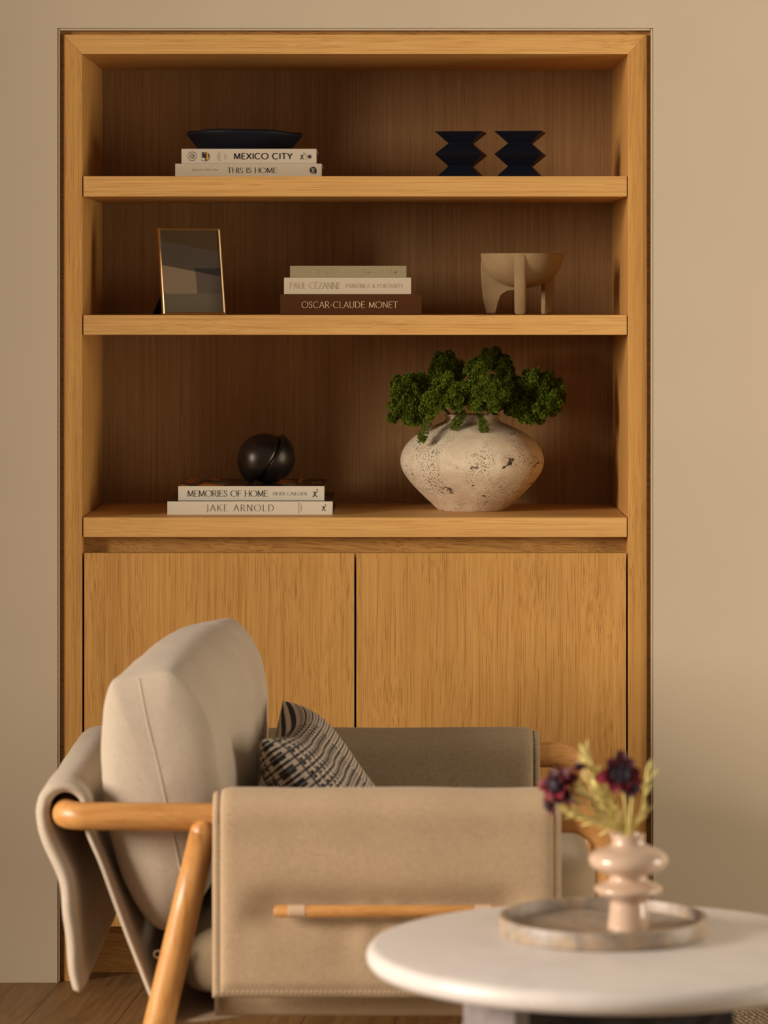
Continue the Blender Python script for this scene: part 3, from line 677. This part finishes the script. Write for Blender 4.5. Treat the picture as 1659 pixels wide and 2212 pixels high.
# travertine vase
DV = 6.515; vx_ = (1020-VX)*DV/F; kv = DV/F; zv = SH[2]
pr = [(72, 1109), (78, 1104), (90, 1092), (100, 1083), (127, 1056), (148, 1028), (155, 1004), (150, 980), (135, 959), (111, 941), (81, 926), (64, 919), (58, 913), (57, 907), (60, 903.5), (58, 902), (52, 903), (50, 912), (70, 930), (110, 960)]
zf = lambda y: (1109-y)*kv
pr2 = [(q.x, q.y) for q in catmull([(r*kv, zf(y), 0) for r, y in pr], 90)]
prof = [(.001, .0005), (.05, .0005), (.060, 0)]+pr2+[(.06, .03), (.001, .02)]
tv = tag(link('stone_vase', G().lathe(prof, (vx_, DV, zv), 96), M['travertine'], (vx_, DV, zv), smooth=True), 'squat round pitted cream stone vase on the bottom shelf, filled with greenery', 'vase')

# bushy green stems
def tufts(g, c, R, n, core=True, flat=(1, 1, 1)):
    for _ in range(n):
        z = random.uniform(-1, 1); a = random.uniform(0, 2*PI); q = math.sqrt(1-z*z)
        d = Vector((q*math.cos(a), q*math.sin(a), z)); d = Vector((d.x*flat[0], d.y*flat[1], d.z*flat[2]))
        p = c+d*R*random.uniform(.70, 1.0); dn = d.normalized()
        for _k in range(4):
            t = (dn*.8+Vector((random.gauss(0, .6), random.gauss(0, .6), random.gauss(0, .6)))).normalized()
            s = t.cross(Vector((random.gauss(0, 1), random.gauss(0, 1), random.gauss(0, 1)))).normalized()
            l = random.uniform(.0026, .0048); ww = l*.34
            g.add([p, p+t*l*.55+s*ww, p+t*l, p+t*l*.55-s*ww], [(0, 1, 2, 3)])
def bush(label, blobs, base, D):
    t = Thing('leafy_branch', label, 'plant', (vx_, DV, zv+.17), 'bushy green branches in the stone vase')
    g = G(); cen = Vector()
    for (x, y, r, dd_) in blobs:
        c = P(x, y, D+dd_); R = r*(D+dd_)/F; cen += c
        g.ball(c, R*.48, 7); tufts(g, c, R*.72, int(r*r*.22))
        nsub = max(6, int((r/11)**2*1.5))
        for i in range(nsub):
            z = 1-2*(i+.5)/nsub; a = i*2.39996+random.uniform(-.3, .3); q = math.sqrt(1-z*z)
            rs = R*random.uniform(.26, .38)
            cc = c+Vector((q*math.cos(a), q*math.sin(a), z))*(R-rs*.9)*random.uniform(.9, 1.05)
            g.ball(cc, rs*.38, 5)
            tufts(g, cc, rs, int(26+rs*rs*1.15e6))
    t.part('flower_head', g, M['leaf'])
    cen /= len(blobs)
    b = Vector((vx_+base*.03, DV+random.uniform(-.02, .02), zv+.11)); m_ = Vector((vx_+base*.045, DV+(D-DV)*.25, zv+.185))
    t.part('stem', G().tube(catmull([b, m_, cen.lerp(m_, .25)+Vector((0, 0, .008)), cen], 12), .0022, 8), M['stem_green'])
bush('bushy green branch leaning furthest left, low beside the vase neck', [(872, 838, 33, 0), (902, 828, 26, .02), (868, 880, 30, 0), (893, 893, 30, -.01), (900, 860, 30, .0), (849, 903, 12, 0)], -1, 6.47)
bush('bushy green branch rising at upper left above the vase', [(962, 785, 30, .01), (950, 800, 26, .0), (985, 800, 24, .02), (940, 822, 22, .02), (990, 822, 20, .02)], -.6, 6.56)
bush('bushy bright green branch in front, left of centre over the vase neck', [(962, 828, 27, 0), (942, 862, 30, -.02), (975, 858, 28, -.02), (928, 878, 24, -.01), (988, 872, 18, -.02), (995, 840, 20, -.01)], -.4, 6.43)
bush('bushy bright green branch in front, right of centre over the vase neck', [(1030, 800, 28, .01), (1040, 838, 32, -.01), (1060, 850, 30, -.02), (1030, 872, 22, -.02), (1060, 872, 24, -.02), (1012, 838, 20, -.01), (1085, 848, 22, .0)], .3, 6.43)
bush('dark bushy green branch at the top centre, behind the others', [(1062, 775, 28, 0), (1085, 790, 27, 0), (1095, 815, 26, 0), (1040, 785, 20, 0), (1110, 835, 24, .0), (1075, 830, 26, .02), (1110, 860, 26, .0), (1010, 850, 26, .0)], .2, 6.58)
bush('bushy green branch at upper right, above the low right branch', [(1150, 822, 28, 0), (1178, 822, 24, .01), (1130, 838, 24, .02), (1200, 838, 22, .02), (1168, 848, 28, 0), (1140, 862, 26, .01)], .9, 6.48)
bush('bushy green branch hanging furthest right and lowest beside the vase', [(1190, 870, 30, 0), (1160, 890, 28, -.01), (1125, 885, 28, .0), (1140, 900, 20, -.01), (1100, 872, 26, .02), (1208, 852, 18, .02)], 1, 6.46)
def sprig(label, pts, D, n):
    t = Thing('leafy_sprig', label, 'plant', tuple(P(pts[0][0], pts[0][1], D)), 'small green sprigs over the vase shoulder')
    g = G(); path = catmull([P(x, y, D+o) for x, y, r, o in pts], n); rr = catmull([(r, 0, 0) for x, y, r, o in pts], n)
    for q, r in zip(path, rr): tufts(g, q, r.x*D/F, 26)
    t.part('leaves', g, M['leaf']); t.part('stem', G().tube(path, .0012, 6), M['stem_green'])
sprig('drooping green sprig hanging over the left shoulder of the stone vase', [(930, 898, 9, .0), (922, 915, 10, -.012), (914, 938, 10, -.03), (910, 950, 8, -.034)], 6.44, 8)
sprig('short green sprig drooping over the front left of the vase neck', [(996, 892, 10, .03), (992, 905, 12, .0), (984, 914, 9, -.005), (980, 922, 6, -.012)], 6.44, 7)
sprig('short green sprig drooping over the front right of the vase neck', [(1038, 898, 4, .02), (1042, 912, 8, .0), (1046, 922, 11, -.008), (1044, 928, 8, -.014)], 6.44, 7)

# ------------------------------------------------------------------ lounge armchair
YN, YF_ = 5.25, 5.985
kn = YN/F
XB, ZR = -.4985, P(0, 1763, YN).z
ZF = P(0, 1768, YN).z
XF = P(1311, 0, YN).x
rail_r = .0215
arm = Thing('lounge_armchair', 'low oak framed lounge armchair with beige linen slings, in front of the bookcase', 'armchair', ((XB+XF)/2, (YN+YF_)/2, 0))
def arm_path(Y, yin):
    pts = [Vector((XB, yin, ZR))]
    for a in (0, 20, 40, 60, 80, 90):
        r = .035; s = 1 if yin > Y else -1
        pts.append(Vector((XB+r-r*math.cos(math.radians(a)), Y+s*(r-r*math.sin(math.radians(a))), ZR)))
    pts += [Vector((x, Y, ZR+(ZF-ZR)*(x-XB)/(XF-XB))) for x in (-.40, -.2, 0, .2)]
    return pts
for Y, s in ((YN, 1), (YF_, -1)):
    pts = arm_path(Y, Y+s*.06)
    rc = .052
    for a in range(0, 91, 15):
        pts.append(Vector((XF-rc+rc*math.sin(math.radians(a)), Y, ZF-rc+rc*math.cos(math.radians(a)))))
    nn = len(pts)
    arm.part('arm_rail', G().tube(pts, [rail_r]*(nn-7)+[.0225, .0235, .0245, .0235, .022, .020, .0185], 20), M['chair_wood'], smooth=True)
    zfl = .010 if Y == YN else .001
    arm.part('leg', G().tube([(XF, Y, ZF-rc+.004), (XF+.001, Y, .25), (XF+.004, Y, zfl)], [.0183, .0175, .015], 20), M['leg_wood'], smooth=True)
    yl = Y-s*.012
    pA = P(440, 1797, 5.24); pB = P(300, 2412, 5.24)
    a = Vector((pA.x, yl, pA.z)); b = Vector((pB.x, yl, zfl+.004))
    g = G().tube([a, a.lerp(b, .3), a.lerp(b, .7), b], [.0212, .0222, .0235, .0205], 20, round_ends=False)
    g2 = G().tube([a+(b-a).normalized()*.004, a], [.0212, .0212], 20, round_ends=True)
    arm.part('leg', merge(g, g2), M['leg_wood'], smooth=True)
arm.part('back_rail', G().tube([(XB, YN+.06, ZR), (XB, (YN+YF_)/2, ZR), (XB, YF_-.06, ZR)], rail_r, 20), M['chair_wood'], smooth=True)
arm.part('seat_rail', G().tube([(-.335, YN+.02, .115), (-.335, YF_-.02, .115)], .016, 14), M['chair_wood'], smooth=True)
arm.part('seat_rail', G().tube([(.285, YN+.01, .24), (.285, YF_-.01, .24)], .016, 14), M['chair_wood'], smooth=True)

def sheet(path, across, a0, a1, na, half, flange=.011, fthin=.0036, puff=.018, disp=None, edgewave=None, plane='YZ'):
    """padded sheet: path = list of 2-D points (p, z); swept along the other horizontal axis from a0 to a1"""
    npth = len(path); Ls = [0]
    for i in range(1, npth): Ls.append(Ls[-1]+(path[i]-path[i-1]).length)
    tot = Ls[-1]
    nrm_ = []
    for i in range(npth):
        t = (path[min(i+1, npth-1)]-path[max(i-1, 0)]).normalized(); nrm_.append(Vector((-t.y, t.x)))
    top, bot = [], []
    aa = [a0+(a1-a0)*i/(na-1) for i in range(na)]
    # denser samples at the hem
    hem = [0, .003, .007, flange*.9, flange, flange+.002, flange+.006, flange+.014]
    aa = sorted(set([a0+h for h in hem]+[a1-h for h in hem]+[a for a in aa if a0+.03 < a < a1-.03]))
    na = len(aa)
    for j, a in enumerate(aa):
        for i in range(npth):
            ea = min(a-a0, a1-a); el = min(Ls[i], tot-Ls[i]); ed = min(ea, el)
            if ed < flange: h = min(fthin, half(i/(npth-1))*.8)*(math.sqrt(max(0, 1-((flange*.5-ed)/(flange*.5))**2)) if ed < flange*.25 else 1)
            else:
                hf = half(i/(npth-1)); f = min(1, (ed-flange)/puff); ft_ = min(fthin, hf*.8); h = ft_*.55+(hf-ft_*.55)*math.sqrt(max(0, 1-(1-f)**2))
            h = max(h, .0006)
            d = disp(a, path[i], Ls[i]/tot) if disp else 0
            aw = a+(edgewave(a, Ls[i]/tot) if edgewave else 0)
            for sgn, arr in ((1, top), (-1, bot)):
                q = path[i]+nrm_[i]*(d+sgn*h)
                arr.append(Vector((aw, q.x, q.y)) if plane == 'YZ' else Vector((q.x, aw, q.y)))
    g = G(); fs = []; n0 = na*npth
    idx = lambda j, i, o: o+j*npth+i
    for j in range(na-1):
        for i in range(npth-1):
            fs.append((idx(j, i, 0), idx(j+1, i, 0), idx(j+1, i+1, 0), idx(j, i+1, 0)))
            fs.append((idx(j, i, n0), idx(j, i+1, n0), idx(j+1, i+1, n0), idx(j+1, i, n0)))
    for j in range(na-1):
        for i in (0, npth-1): fs.append((idx(j, i, 0), idx(j+1, i, 0), idx(j+1, i, n0), idx(j, i, n0)))
    for i in range(npth-1):
        for j in (0, na-1): fs.append((idx(j, i, 0), idx(j, i+1, 0), idx(j, i+1, n0), idx(j, i, n0)))
    return g.add(top+bot, fs)

# padded arm panels slung over each arm rail
def panel_path(Y, s, zin, zout):      # s=-1: outer face towards the camera
    r = .0325; pts = [Vector((Y-s*r, zin)), Vector((Y-s*r, (zin+ZR)/2)), Vector((Y-s*r, ZR-.03))]
    for a in range(0, 181, 20): pts.append(Vector((Y-s*r*math.cos(math.radians(a)), ZR+.001+r*math.sin(math.radians(a)))))
    pts += [Vector((Y+s*r, ZR-.03)), Vector((Y+s*(r+.003), .38)), Vector((Y+s*(r+.004), .30)), Vector((Y+s*(r+.006), zout))]
    return resample(catmull([(p.x, p.y, 0) for p in pts], 160), 110)
ZD = P(0, 1967, 5.20).z
def pinch(a, p, t):
    if t < .45: return 0
    wx = sstep(-.235, -.165, a)*(1-sstep(.165, .235, a))
    dz_ = p.y-ZD
    d = -.017*wx*math.exp(-(dz_/.030)**2)
    d += .0022*math.sin(a*70+3*math.sin(a*23))*math.exp(-((dz_+.035)/.05)**2)*wx*(1 if dz_ < .01 else .25)
    d += .0028*mnoise.noise(Vector((a*9, p.y*4, 3.3)))
    return d
for Y, s, zin, zout, mt in ((YN, -1, .148, .190, 'linen_panel'), (YF_, 1, .22, .19, 'linen_shaded')):
    path = [Vector((q.x, q.y)) for q in panel_path(Y, s, zin, zout)]
    dsp = (lambda a, p, t: pinch(a, p, t)) if s == -1 else (lambda a, p, t: -.0015*mnoise.noise(Vector((a*7, p.y*5, 1))))
    if s == -1: dsp0 = dsp; dsp = lambda a, p, t: -dsp0(a, p, t)
    sh_ = sheet(path, None, -.2685, .2625, 64, lambda t: .0105, disp=dsp)
    pn = arm.part('arm_panel', sh_, M[mt], 'padded linen panel draped over the arm', smooth=True)
    # hem stitching
    yo = (Y-.0325) if s == -1 else (Y-.0325)
    g = G()
    bv = BVHTree.FromPolygons([tuple(q) for q in sh_.v], sh_.f)
    def onto(x, z):
        h = bv.ray_cast(Vector((x, Y-.3, z)), Vector((0, 1, 0)))
        return h[0]+Vector((0, -.0003, 0)) if h[0] is not None else None
    segs = []
    if s == -1:
        for i in range(70):
            x = -.262+.52*i/70; segs.append(((x, .1985), (x+.005, .2015)))
        for i in range(36):
            z = .205+.25*i/36
            segs += [((-.2585, z), (-.2585, z+.0045)), ((.2525, z), (.2525, z+.0045))]
    else:
        for i in range(30):
            z = .28+.21*i/30; segs.append(((.2535, z), (.2535, z+.0045)))
    for (xa, za), (xb, zb_) in segs:
        p, q = onto(xa, za), onto(xb, zb_)
        if p is not None and q is not None: g.tube([p, q], .0006, 5)
    arm.sub(pn, 'hem_stitching', g, M['thread'] if s == -1 else M['ink_soft'])

# dowel holding the near panel, with its metal ferrule
yd = YN-.0325-.0235
def dowel(y, zz):
    x0_, x1_ = P(592, 0, y).x, P(1092, 0, y).x
    g = G().tube([(x0_, y, zz), (x0_+.003, y, zz), (x1_-.003, y, zz), (x1_, y, zz)], [.0080, .0094, .0094, .0080], 18)
    d = arm.part('dowel', g, M['chair_wood'], angle=60)
    for xx in (P(641, 0, y).x, x1_-.034):
        gg = G(); gg.tube([(xx-.0125, y, zz), (xx-.0120, y, zz), (xx+.0120, y, zz), (xx+.0125, y, zz)], [.0094, .0101, .0101, .0094], 18)
        arm.sub(d, 'ferrule', gg, M['leather'], angle=50)
dowel(yd, ZD); dowel(YF_+.0325+.0225, ZD)

# back sling: seat rear, up over the back rail and hanging down outside
bp = [(-.345, .135), (-.372, .20), (-.405, .285), (-.440, .375), (-.462, .43)]
for a in range(0, 181, 30): bp.append((XB-.001+.0345*math.cos(math.radians(a)), ZR+.006+.036*math.sin(math.radians(a))))
bp += [(-.530, .445), (-.5225, .424), (-.496, .357), (-.489, .293), (-.485, .233), (-.4745, .188)]
path = [Vector((q.x, q.y)) for q in resample(catmull([(x, z, 0) for x, z in bp], 200), 120)]
def bh(t):
    if t < .40: return .0062
    if t < .55: return .0062+.004*(t-.40)/.15
    return .0102+.002*math.sin((t-.55)/.45*PI)
def bdisp(a, p, t):
    return .003*mnoise.noise(Vector((a*8, p.y*9, 2)))+(.002*math.sin(p.y*55)*math.exp(-(a-YN-.02)*30) if t > .6 else 0)
sl = sheet(path, None, YN+.026, YF_-.028, 40, bh, flange=.0035, fthin=.0095, puff=.012, disp=bdisp, plane='XZ',
           edgewave=lambda a, t: -.018*sstep(.45, .75, t) if a < 5.6 else 0)
arm.part('back_sling', sl, M['linen'], 'linen sling folded over the back rail', smooth=True)

# seat sling below the cushion
ss = [(-.345, .132), (-.25, .140), (-.10, .165), (.05, .19), (.2, .225), (.285, .26)]
path = [Vector((q.x, q.y)) for q in resample(catmull([(x, z, 0) for x, z in ss], 60), 50)]
arm.part('seat_sling', sheet(path, None, YN+.052, YF_-.05, 30, lambda t: .006, plane='XZ'), M['linen_panel'], smooth=True)

# seat cushion (part of the chair)
def superbox(c, sx, sy, sz, rot, e1=.35, e2=.3, n=28):
    g = G(); rings = []
    sp = lambda v, e_: math.copysign(abs(v)**e_, v)
    for i in range(1, n):
        ph = -PI/2+PI*i/n; r = []
        for k in range(2*n):
            th_ = 2*PI*k/(2*n)
            q = Vector((sx*sp(math.cos(ph), e1)*sp(math.cos(th_), e2), sy*sp(math.cos(ph), e1)*sp(math.sin(th_), e2), sz*sp(math.sin(ph), e1)))
            r.append(Vector(c)+Matrix.Rotation(rot, 3, 'Y') @ q)
        rings.append(r)
    return g.loft(rings)
arm.part('seat_cushion', superbox((.0, (YN+YF_)/2, .268), .338, .315, .068, math.radians(-10.5), .5, .28), M['linen_shaded'], smooth=True)

# back cushion
near = [(238, 1470), (226, 1500), (218, 1550), (214, 1620), (217, 1690), (226, 1760), (240, 1830), (258, 1890), (285, 1950), (318, 1997), (342, 2016), (352, 2020), (362, 2016), (395, 1995), (428, 1955), (455, 1895), (472, 1820), (478, 1740), (474, 1660), (462, 1590), (440, 1530), (408, 1483), (380, 1456), (366, 1446), (355, 1446), (330, 1452), (290, 1461), (250, 1468)]
YC0, YC1 = 5.315, 5.925
base = [P(q.x, q.y, YC0) for q in resample(catmull([(a, b, 0) for a, b in near+near[:1]], 300), 84, False)[:-1]]
cz0 = sum(q.z for q in base)/len(base); cx0 = sum(q.x for q in base)/len(base)
def ring_at(t, scale, Y, push=0):
    r = []
    for q in base:
        f = (q.z-.27)/.41
        sx = (.030+.042*f)*t; szz = .026*t*f
        bul = 1+.10*math.sin(PI*t)
        x = cx0+(q.x-cx0)*scale*(bul if q.x > cx0 else 1.0); z = cz0+(q.z-cz0)*scale
        r.append(Vector((x+sx, Y, z+szz+.020*math.sin(PI*t)*max(0, f))))
    for _ in range(int(15*math.sin(PI*t))):
        r = [(r[k-1]+r[(k+1) % len(r)])*.25+r[k]*.5 for k in range(len(r))]
    o = []
    for q in r:
        n_ = mnoise.noise(Vector((q.x*9, q.y*16, q.z*26)))*.0026+mnoise.noise(Vector((q.x*22, q.y*14, q.z*60+q.x*30)))*.0012
        d = Vector((q.x-cx0, 0, q.z-cz0)).normalized(); o.append(q+d*n_*scale+Vector((0, n_*.9*(1-scale), 0)))
    return o
rings = []
for s_, dy in ((.02, -.030), (.14, -.0297), (.26, -.029), (.38, -.0277), (.5, -.0255), (.62, -.0225), (.72, -.019), (.80, -.0148), (.87, -.010), (.92, -.0058), (.96, -.002)): rings.append(ring_at(0, s_, YC0+dy+.012))
for i in range(29):
    t = i/28; rings.append(ring_at(t, 1.0 if 0 < t < 1 else .995, YC0+.014+(YC1-YC0-.02)*t))
for s_, dy in ((.95, .003), (.87, .010), (.72, .019), (.5, .0255), (.25, .029), (.02, .03)): rings.append(ring_at(1, s_, YC1+dy-.012))
cg = G().loft(rings)
cush = tag(link('back_cushion', cg, M['linen'], (cx0, (YC0+YC1)/2, .27), smooth=True, sub=1), 'big plump beige back cushion standing upright in the armchair', 'cushion')
bv = BVHTree.FromPolygons([tuple(q) for q in cg.v], cg.f)
sp_ = []
for q in catmull([(300, 1466, 0), (318, 1560, 0), (340, 1650, 0), (362, 1750, 0), (388, 1870, 0), (402, 1960, 0)], 40):
    d = (P(q.x, q.y, 5.3)-Vector((0, 0, H))).normalized(); h = bv.ray_cast(Vector((0, 0, H)), d)
    if h[0] is not None: sp_.append(h[0]+Vector((0, .0004, 0)))
sm = link('seam', G().tube(sp_, .0016, 8), M['linen'], (cx0, (YC0+YC1)/2, .27), cush, smooth=True)
# zip pull hanging from the cushion's cover
zp = G().tube([P(385, 2052, 5.31), P(362, 2056, 5.305), P(352, 2058, 5.30)], [.003, .0022, .002], 8)
aa = P(341, 2061, 5.30)
zp.tube([aa+Vector((math.cos(t)*.0062, 0, math.sin(t)*.0055)) for t in [j*2*PI/16 for j in range(17)]], .0018, 8)
arm.part('zip_pull', zp, M['nickel'], smooth=True)

# patterned pillow
def pillow():
    n = 44; g = G(); uv = []
    topm = Vector((-.193, 5.65, .562)); down = Vector((.60, 0, -.80)).normalized(); side = Vector((.05, 1, .022)).normalized(); out = side.cross(down).normalized()*-1
    if out.x < 0: out = -out
    Wd, Ht, T = .222, .152, .056
    c = topm+down*Ht
    def pt(u, v, s):
        pin = 1-.07*(1-u*u)*abs(v)**6; pu = 1-.075*(1-v*v)*abs(u)**6
        sag = -.030*(1-u*u)*max(0, -v)**2.5
        h = T*((1-u**4)*(1-v**4))**.52
        wr = .004*math.sin(6*u+4*v)*(1-u*u)*(1-v*v)
        tw = 0
        return c+side*u*Wd*pu+down*(v*Ht*pin-sag)+out*(s*h+s*wr*.6+tw-.02*max(0, -v)*math.exp(-((u+.25)/.3)**2)*(1 if s > 0 else .6))
    for s in (1, -1):
        for j in range(n+1):
            for i in range(n+1):
                u, v = -1+2*i/n, -1+2*j/n; g.v.append(pt(u, v, s)); uv.append(((u+1)/2, (v+1)/2*.75))
    m = n+1
    for o, fl in ((0, 0), (m*m, 1)):
        for j in range(n):
            for i in range(n):
                f = (o+j*m+i, o+j*m+i+1, o+(j+1)*m+i+1, o+(j+1)*m+i); g.f.append(f if not fl else f[::-1]); g.mi.append(0)
    g.uv = uv
    return g, c
pg, pc = pillow()
pl = tag(link('throw_pillow', pg, M['pillow'], tuple(pc), smooth=True), 'small black and cream woven pillow leaning on the big back cushion', 'pillow')

# ------------------------------------------------------------------ rug, coffee table, tray
dirx = Vector((.9716, .2365, 0)); diry = Vector((.2365, -.9716, 0))
c0 = Vector((-.004, 5.855, 0))-dirx*1.1
g = G(); q = [c0, c0+dirx*2.9, c0+dirx*2.9+diry*2.4, c0+diry*2.4]
g.add(q+[p+Vector((0, 0, .009)) for p in q], [(3, 2, 1, 0), (4, 5, 6, 7), (0, 1, 5, 4), (1, 2, 6, 5), (2, 3, 7, 6), (3, 0, 4, 7)])
tag(link('rug', g, M['rug'], tuple(c0), bev=.003), 'beige woven rug on the dark wood floor under the table', 'rug')

TD = 4.53; tx = P(1320, 0, TD).x; TZ = .40; TR = .3235
tb = Thing('coffee_table', 'round coffee table with a white marble top on a dark stone base', 'table', (tx, TD, .009))
prof = [(.001, -.030), (TR-.014, -.030), (TR-.006, -.0275), (TR-.001, -.021), (TR, -.014), (TR-.0015, -.008), (TR-.006, -.0025), (TR-.013, 0), (.001, 0)]
tb.part('tabletop', G().lathe(prof, (tx, TD, TZ), 128), M['marble'], 'white marble top', angle=50)
# base: rotated stone pedestal block
ph = math.radians(20); cb = Vector((P(1312, 0, 4.5).x, 4.53, 0)); hw, hd = .146, .088
def rp(x, y): return (cb.x+x*math.cos(ph)-y*math.sin(ph), cb.y+x*math.sin(ph)+y*math.cos(ph))
pp = [rp(-hw, -hd), rp(hw, -hd), rp(hw, hd), rp(-hw, hd)]
tb.part('pedestal', G().prism([(x, y, .009) for x, y in pp], (0, 0, TZ-.03-.009)), M['dark_stone'], 'dark polished stone base', bev=.003)
pp = [rp(-hw-.022, -hd-.002), rp(-hw-.0005, -hd-.002), rp(-hw-.0005, hd+.002), rp(-hw-.022, hd+.002)]
tb.part('side_slab', G().prism([(x, y, .009) for x, y in pp], (0, 0, TZ-.03-.009)), M['grey_stone'], 'pale grey stone slab', bev=.002)

YT = 4.61; txx = P(1303, 0, YT).x; rt_ = .140
prof = [(.001, 0), (rt_-.003, 0), (rt_, .003), (rt_, .022), (rt_-.001, .024), (rt_-.007, .024), (rt_-.008, .022), (rt_-.009, .009), (.001, .008)]
tag(link('tray', G().lathe(prof, (txx, YT, TZ), 96), M['tray'], (txx, YT, TZ), angle=40), 'round mottled brown grey stone tray on the marble table', 'tray')

VD = 4.60; vc = P(1357.5, 0, VD).x; kk = VD/F; zb0 = TZ+.008
yb0 = VY+(H-zb0)*F/VD
pv = [(45, yb0), (44, 1992), (41, 1965), (39, 1950), (40, 1944), (50, 1938), (66, 1930), (73, 1921), (71, 1914), (58, 1908), (44, 1901), (39, 1893), (44, 1888), (62, 1882), (79, 1872), (85.5, 1858), (82, 1846), (68, 1836), (48, 1829), (37, 1823), (34, 1815), (35, 1806), (35, 1802), (32.5, 1801), (30, 1804), (29, 1815), (31, 1822)]
pp2 = [(q.x, q.y) for q in catmull([(r*kk, (yb0-y)*kk, 0) for r, y in pv], 150)]
tag(link('bud_vase', G().lathe([(.001, 0)]+pp2+[(.02, (yb0-1830)*kk), (.001, (yb0-1832)*kk)], (vc, VD, zb0), 72), M['pink_glaze'], (vc, VD, zb0), smooth=True), 'glossy blush ceramic vase with stacked rounded discs, on the tray', 'vase')
vb = Vector((vc, VD, zb0+.09)); vt = Vector((vc, VD, zb0+(yb0-1803)*kk))

def petal_ring(g, c, d, n, l, wd, open_, seed, mi=0):
    rnd = random.Random(seed); d = d.normalized(); a = d.cross(Vector((0, 0, 1)) if abs(d.z) < .9 else Vector((1, 0, 0))).normalized(); b = d.cross(a)
    for k in range(n):
        t = 2*PI*k/n+rnd.uniform(-.3, .3); r = a*math.cos(t)+b*math.sin(t); o = open_+rnd.uniform(-.25, .25); ll = l*rnd.uniform(.75, 1.15)
        ax = (r*math.sin(o)+d*math.cos(o)).normalized(); sd = ax.cross(d).normalized(); up = sd.cross(ax)
        rows = []
        for i in range(6):
            f = i/5; w_ = wd*math.sin(PI*min(.96, .12+f*.80))**.7; cc = c+ax*ll*f+up*(-.25*ll*f*f)
            rows.append([cc-sd*w_+up*w_*.35, cc-sd*w_*.5+up*w_*.05, cc, cc+sd*w_*.5+up*w_*.05, cc+sd*w_+up*w_*.35])
        vs = [q for rr in rows for q in rr]
        g.add(vs, [(i*5+j, i*5+j+1, (i+1)*5+j+1, (i+1)*5+j) for i in range(5) for j in range(4)], mi if rnd.random() < .45 else 1)
def flower(label, x, y, D, size, d, stem_mid, seed, name='burgundy_flower', cat='flower', layers=3):
    c = P(x, y, D); t = Thing(name, label, cat, tuple(vb), 'cut flowers in the blush vase')
    g = G()
    for i in range(layers): petal_ring(g, c, d, 7-i, size*(1-.2*i), size*.36, 1.35-.42*i, seed+i, 0)
    t.part('petals', g, [M['burgundy'], M['crimson']], smooth=True)
    g = G(); g.ball(c+d.normalized()*size*.14, size*.42, 8)
    for k in range(40):
        v = Vector((random.gauss(0, 1), random.gauss(0, 1), random.gauss(0, 1))).normalized()*size*.45
        g.ball(c+d.normalized()*size*.2+v, size*.07, 4)
    t.part('flower_centre', g, M['plum'], smooth=True)
    m_ = P(stem_mid[0], stem_mid[1], (D+VD)/2)
    t.part('stem', G().tube(catmull([vb, vt+Vector(((m_.x-vt.x)*.15, 0, 0)), m_, c], 16), .0015, 8), M['straw'], smooth=True)
flower('large dark burgundy flower facing forward above the blush vase, the highest bloom', 1340, 1676, 4.57, .031, Vector((.1, -.9, .35)), (1352, 1750), 5)
flower('dark burgundy flower leaning out to the left over the chair arm', 1207, 1700, 4.58, .029, Vector((-.5, -.7, .45)), (1300, 1765), 11)
flower('small crimson flower drooping lowest at the left of the bunch', 1189, 1740, 4.57, .015, Vector((-.8, -.4, -.35)), (1290, 1775), 23, layers=2)
flower('small dark plum bud between the two burgundy flowers', 1252, 1660, 4.62, .012, Vector((-.2, -.3, .9)), (1315, 1755), 31, layers=2)
flower('small blackish bloom just below the highest burgundy flower', 1368, 1702, 4.55, .013, Vector((.5, -.6, -.2)), (1362, 1760), 41, layers=2)
def spray(label, tip, mid, D, n, ln, seed):
    rnd = random.Random(seed); t = Thing('pale_green_spray', label, 'plant', tuple(vb), 'pale green sprays in the blush vase')
    path = catmull([vb, vt+Vector(((P(mid[0], 0, D).x-vt.x)*.12, 0, 0)), P(mid[0], mid[1], D), P(tip[0], tip[1], D)], 22)
    t.part('stem', G().tube(path, [.0017]*12+[.0012]*11, 7), M['straw'], smooth=True)
    g = G()
    for i in range(n):
        k = rnd.randint(10, 22); p = path[k]; tg = (path[min(22, k+1)]-path[k-1]).normalized()
        v = (tg*.9+Vector((rnd.gauss(0, .35), rnd.gauss(0, .35), rnd.gauss(0, .25)))).normalized(); l = ln*rnd.uniform(.5, 1.1)
        g.tube([p, p+v*l*.35, p+v*l*.7, p+v*l], [.0005, .0017, .0015, .0003], 6)
    t.part('leaves', g, M['straw'], smooth=True)
spray('tall pale green feathery spray in the middle of the bunch', (1268, 1630), (1305, 1730), 4.63, 60, .026, 1)
spray('pale green feathery spray leaning left under the burgundy flower', (1222, 1752), (1300, 1780), 4.60, 46, .024, 2)
spray('pale green spray leaning up left toward the plum bud', (1245, 1690), (1300, 1755), 4.59, 50, .024, 3)
spray('short pale green spray directly above the vase mouth', (1300, 1700), (1330, 1765), 4.60, 60, .024, 4)
spray('single upright pale stem at the right of the bunch', (1400, 1652), (1386, 1750), 4.60, 14, .030, 5)
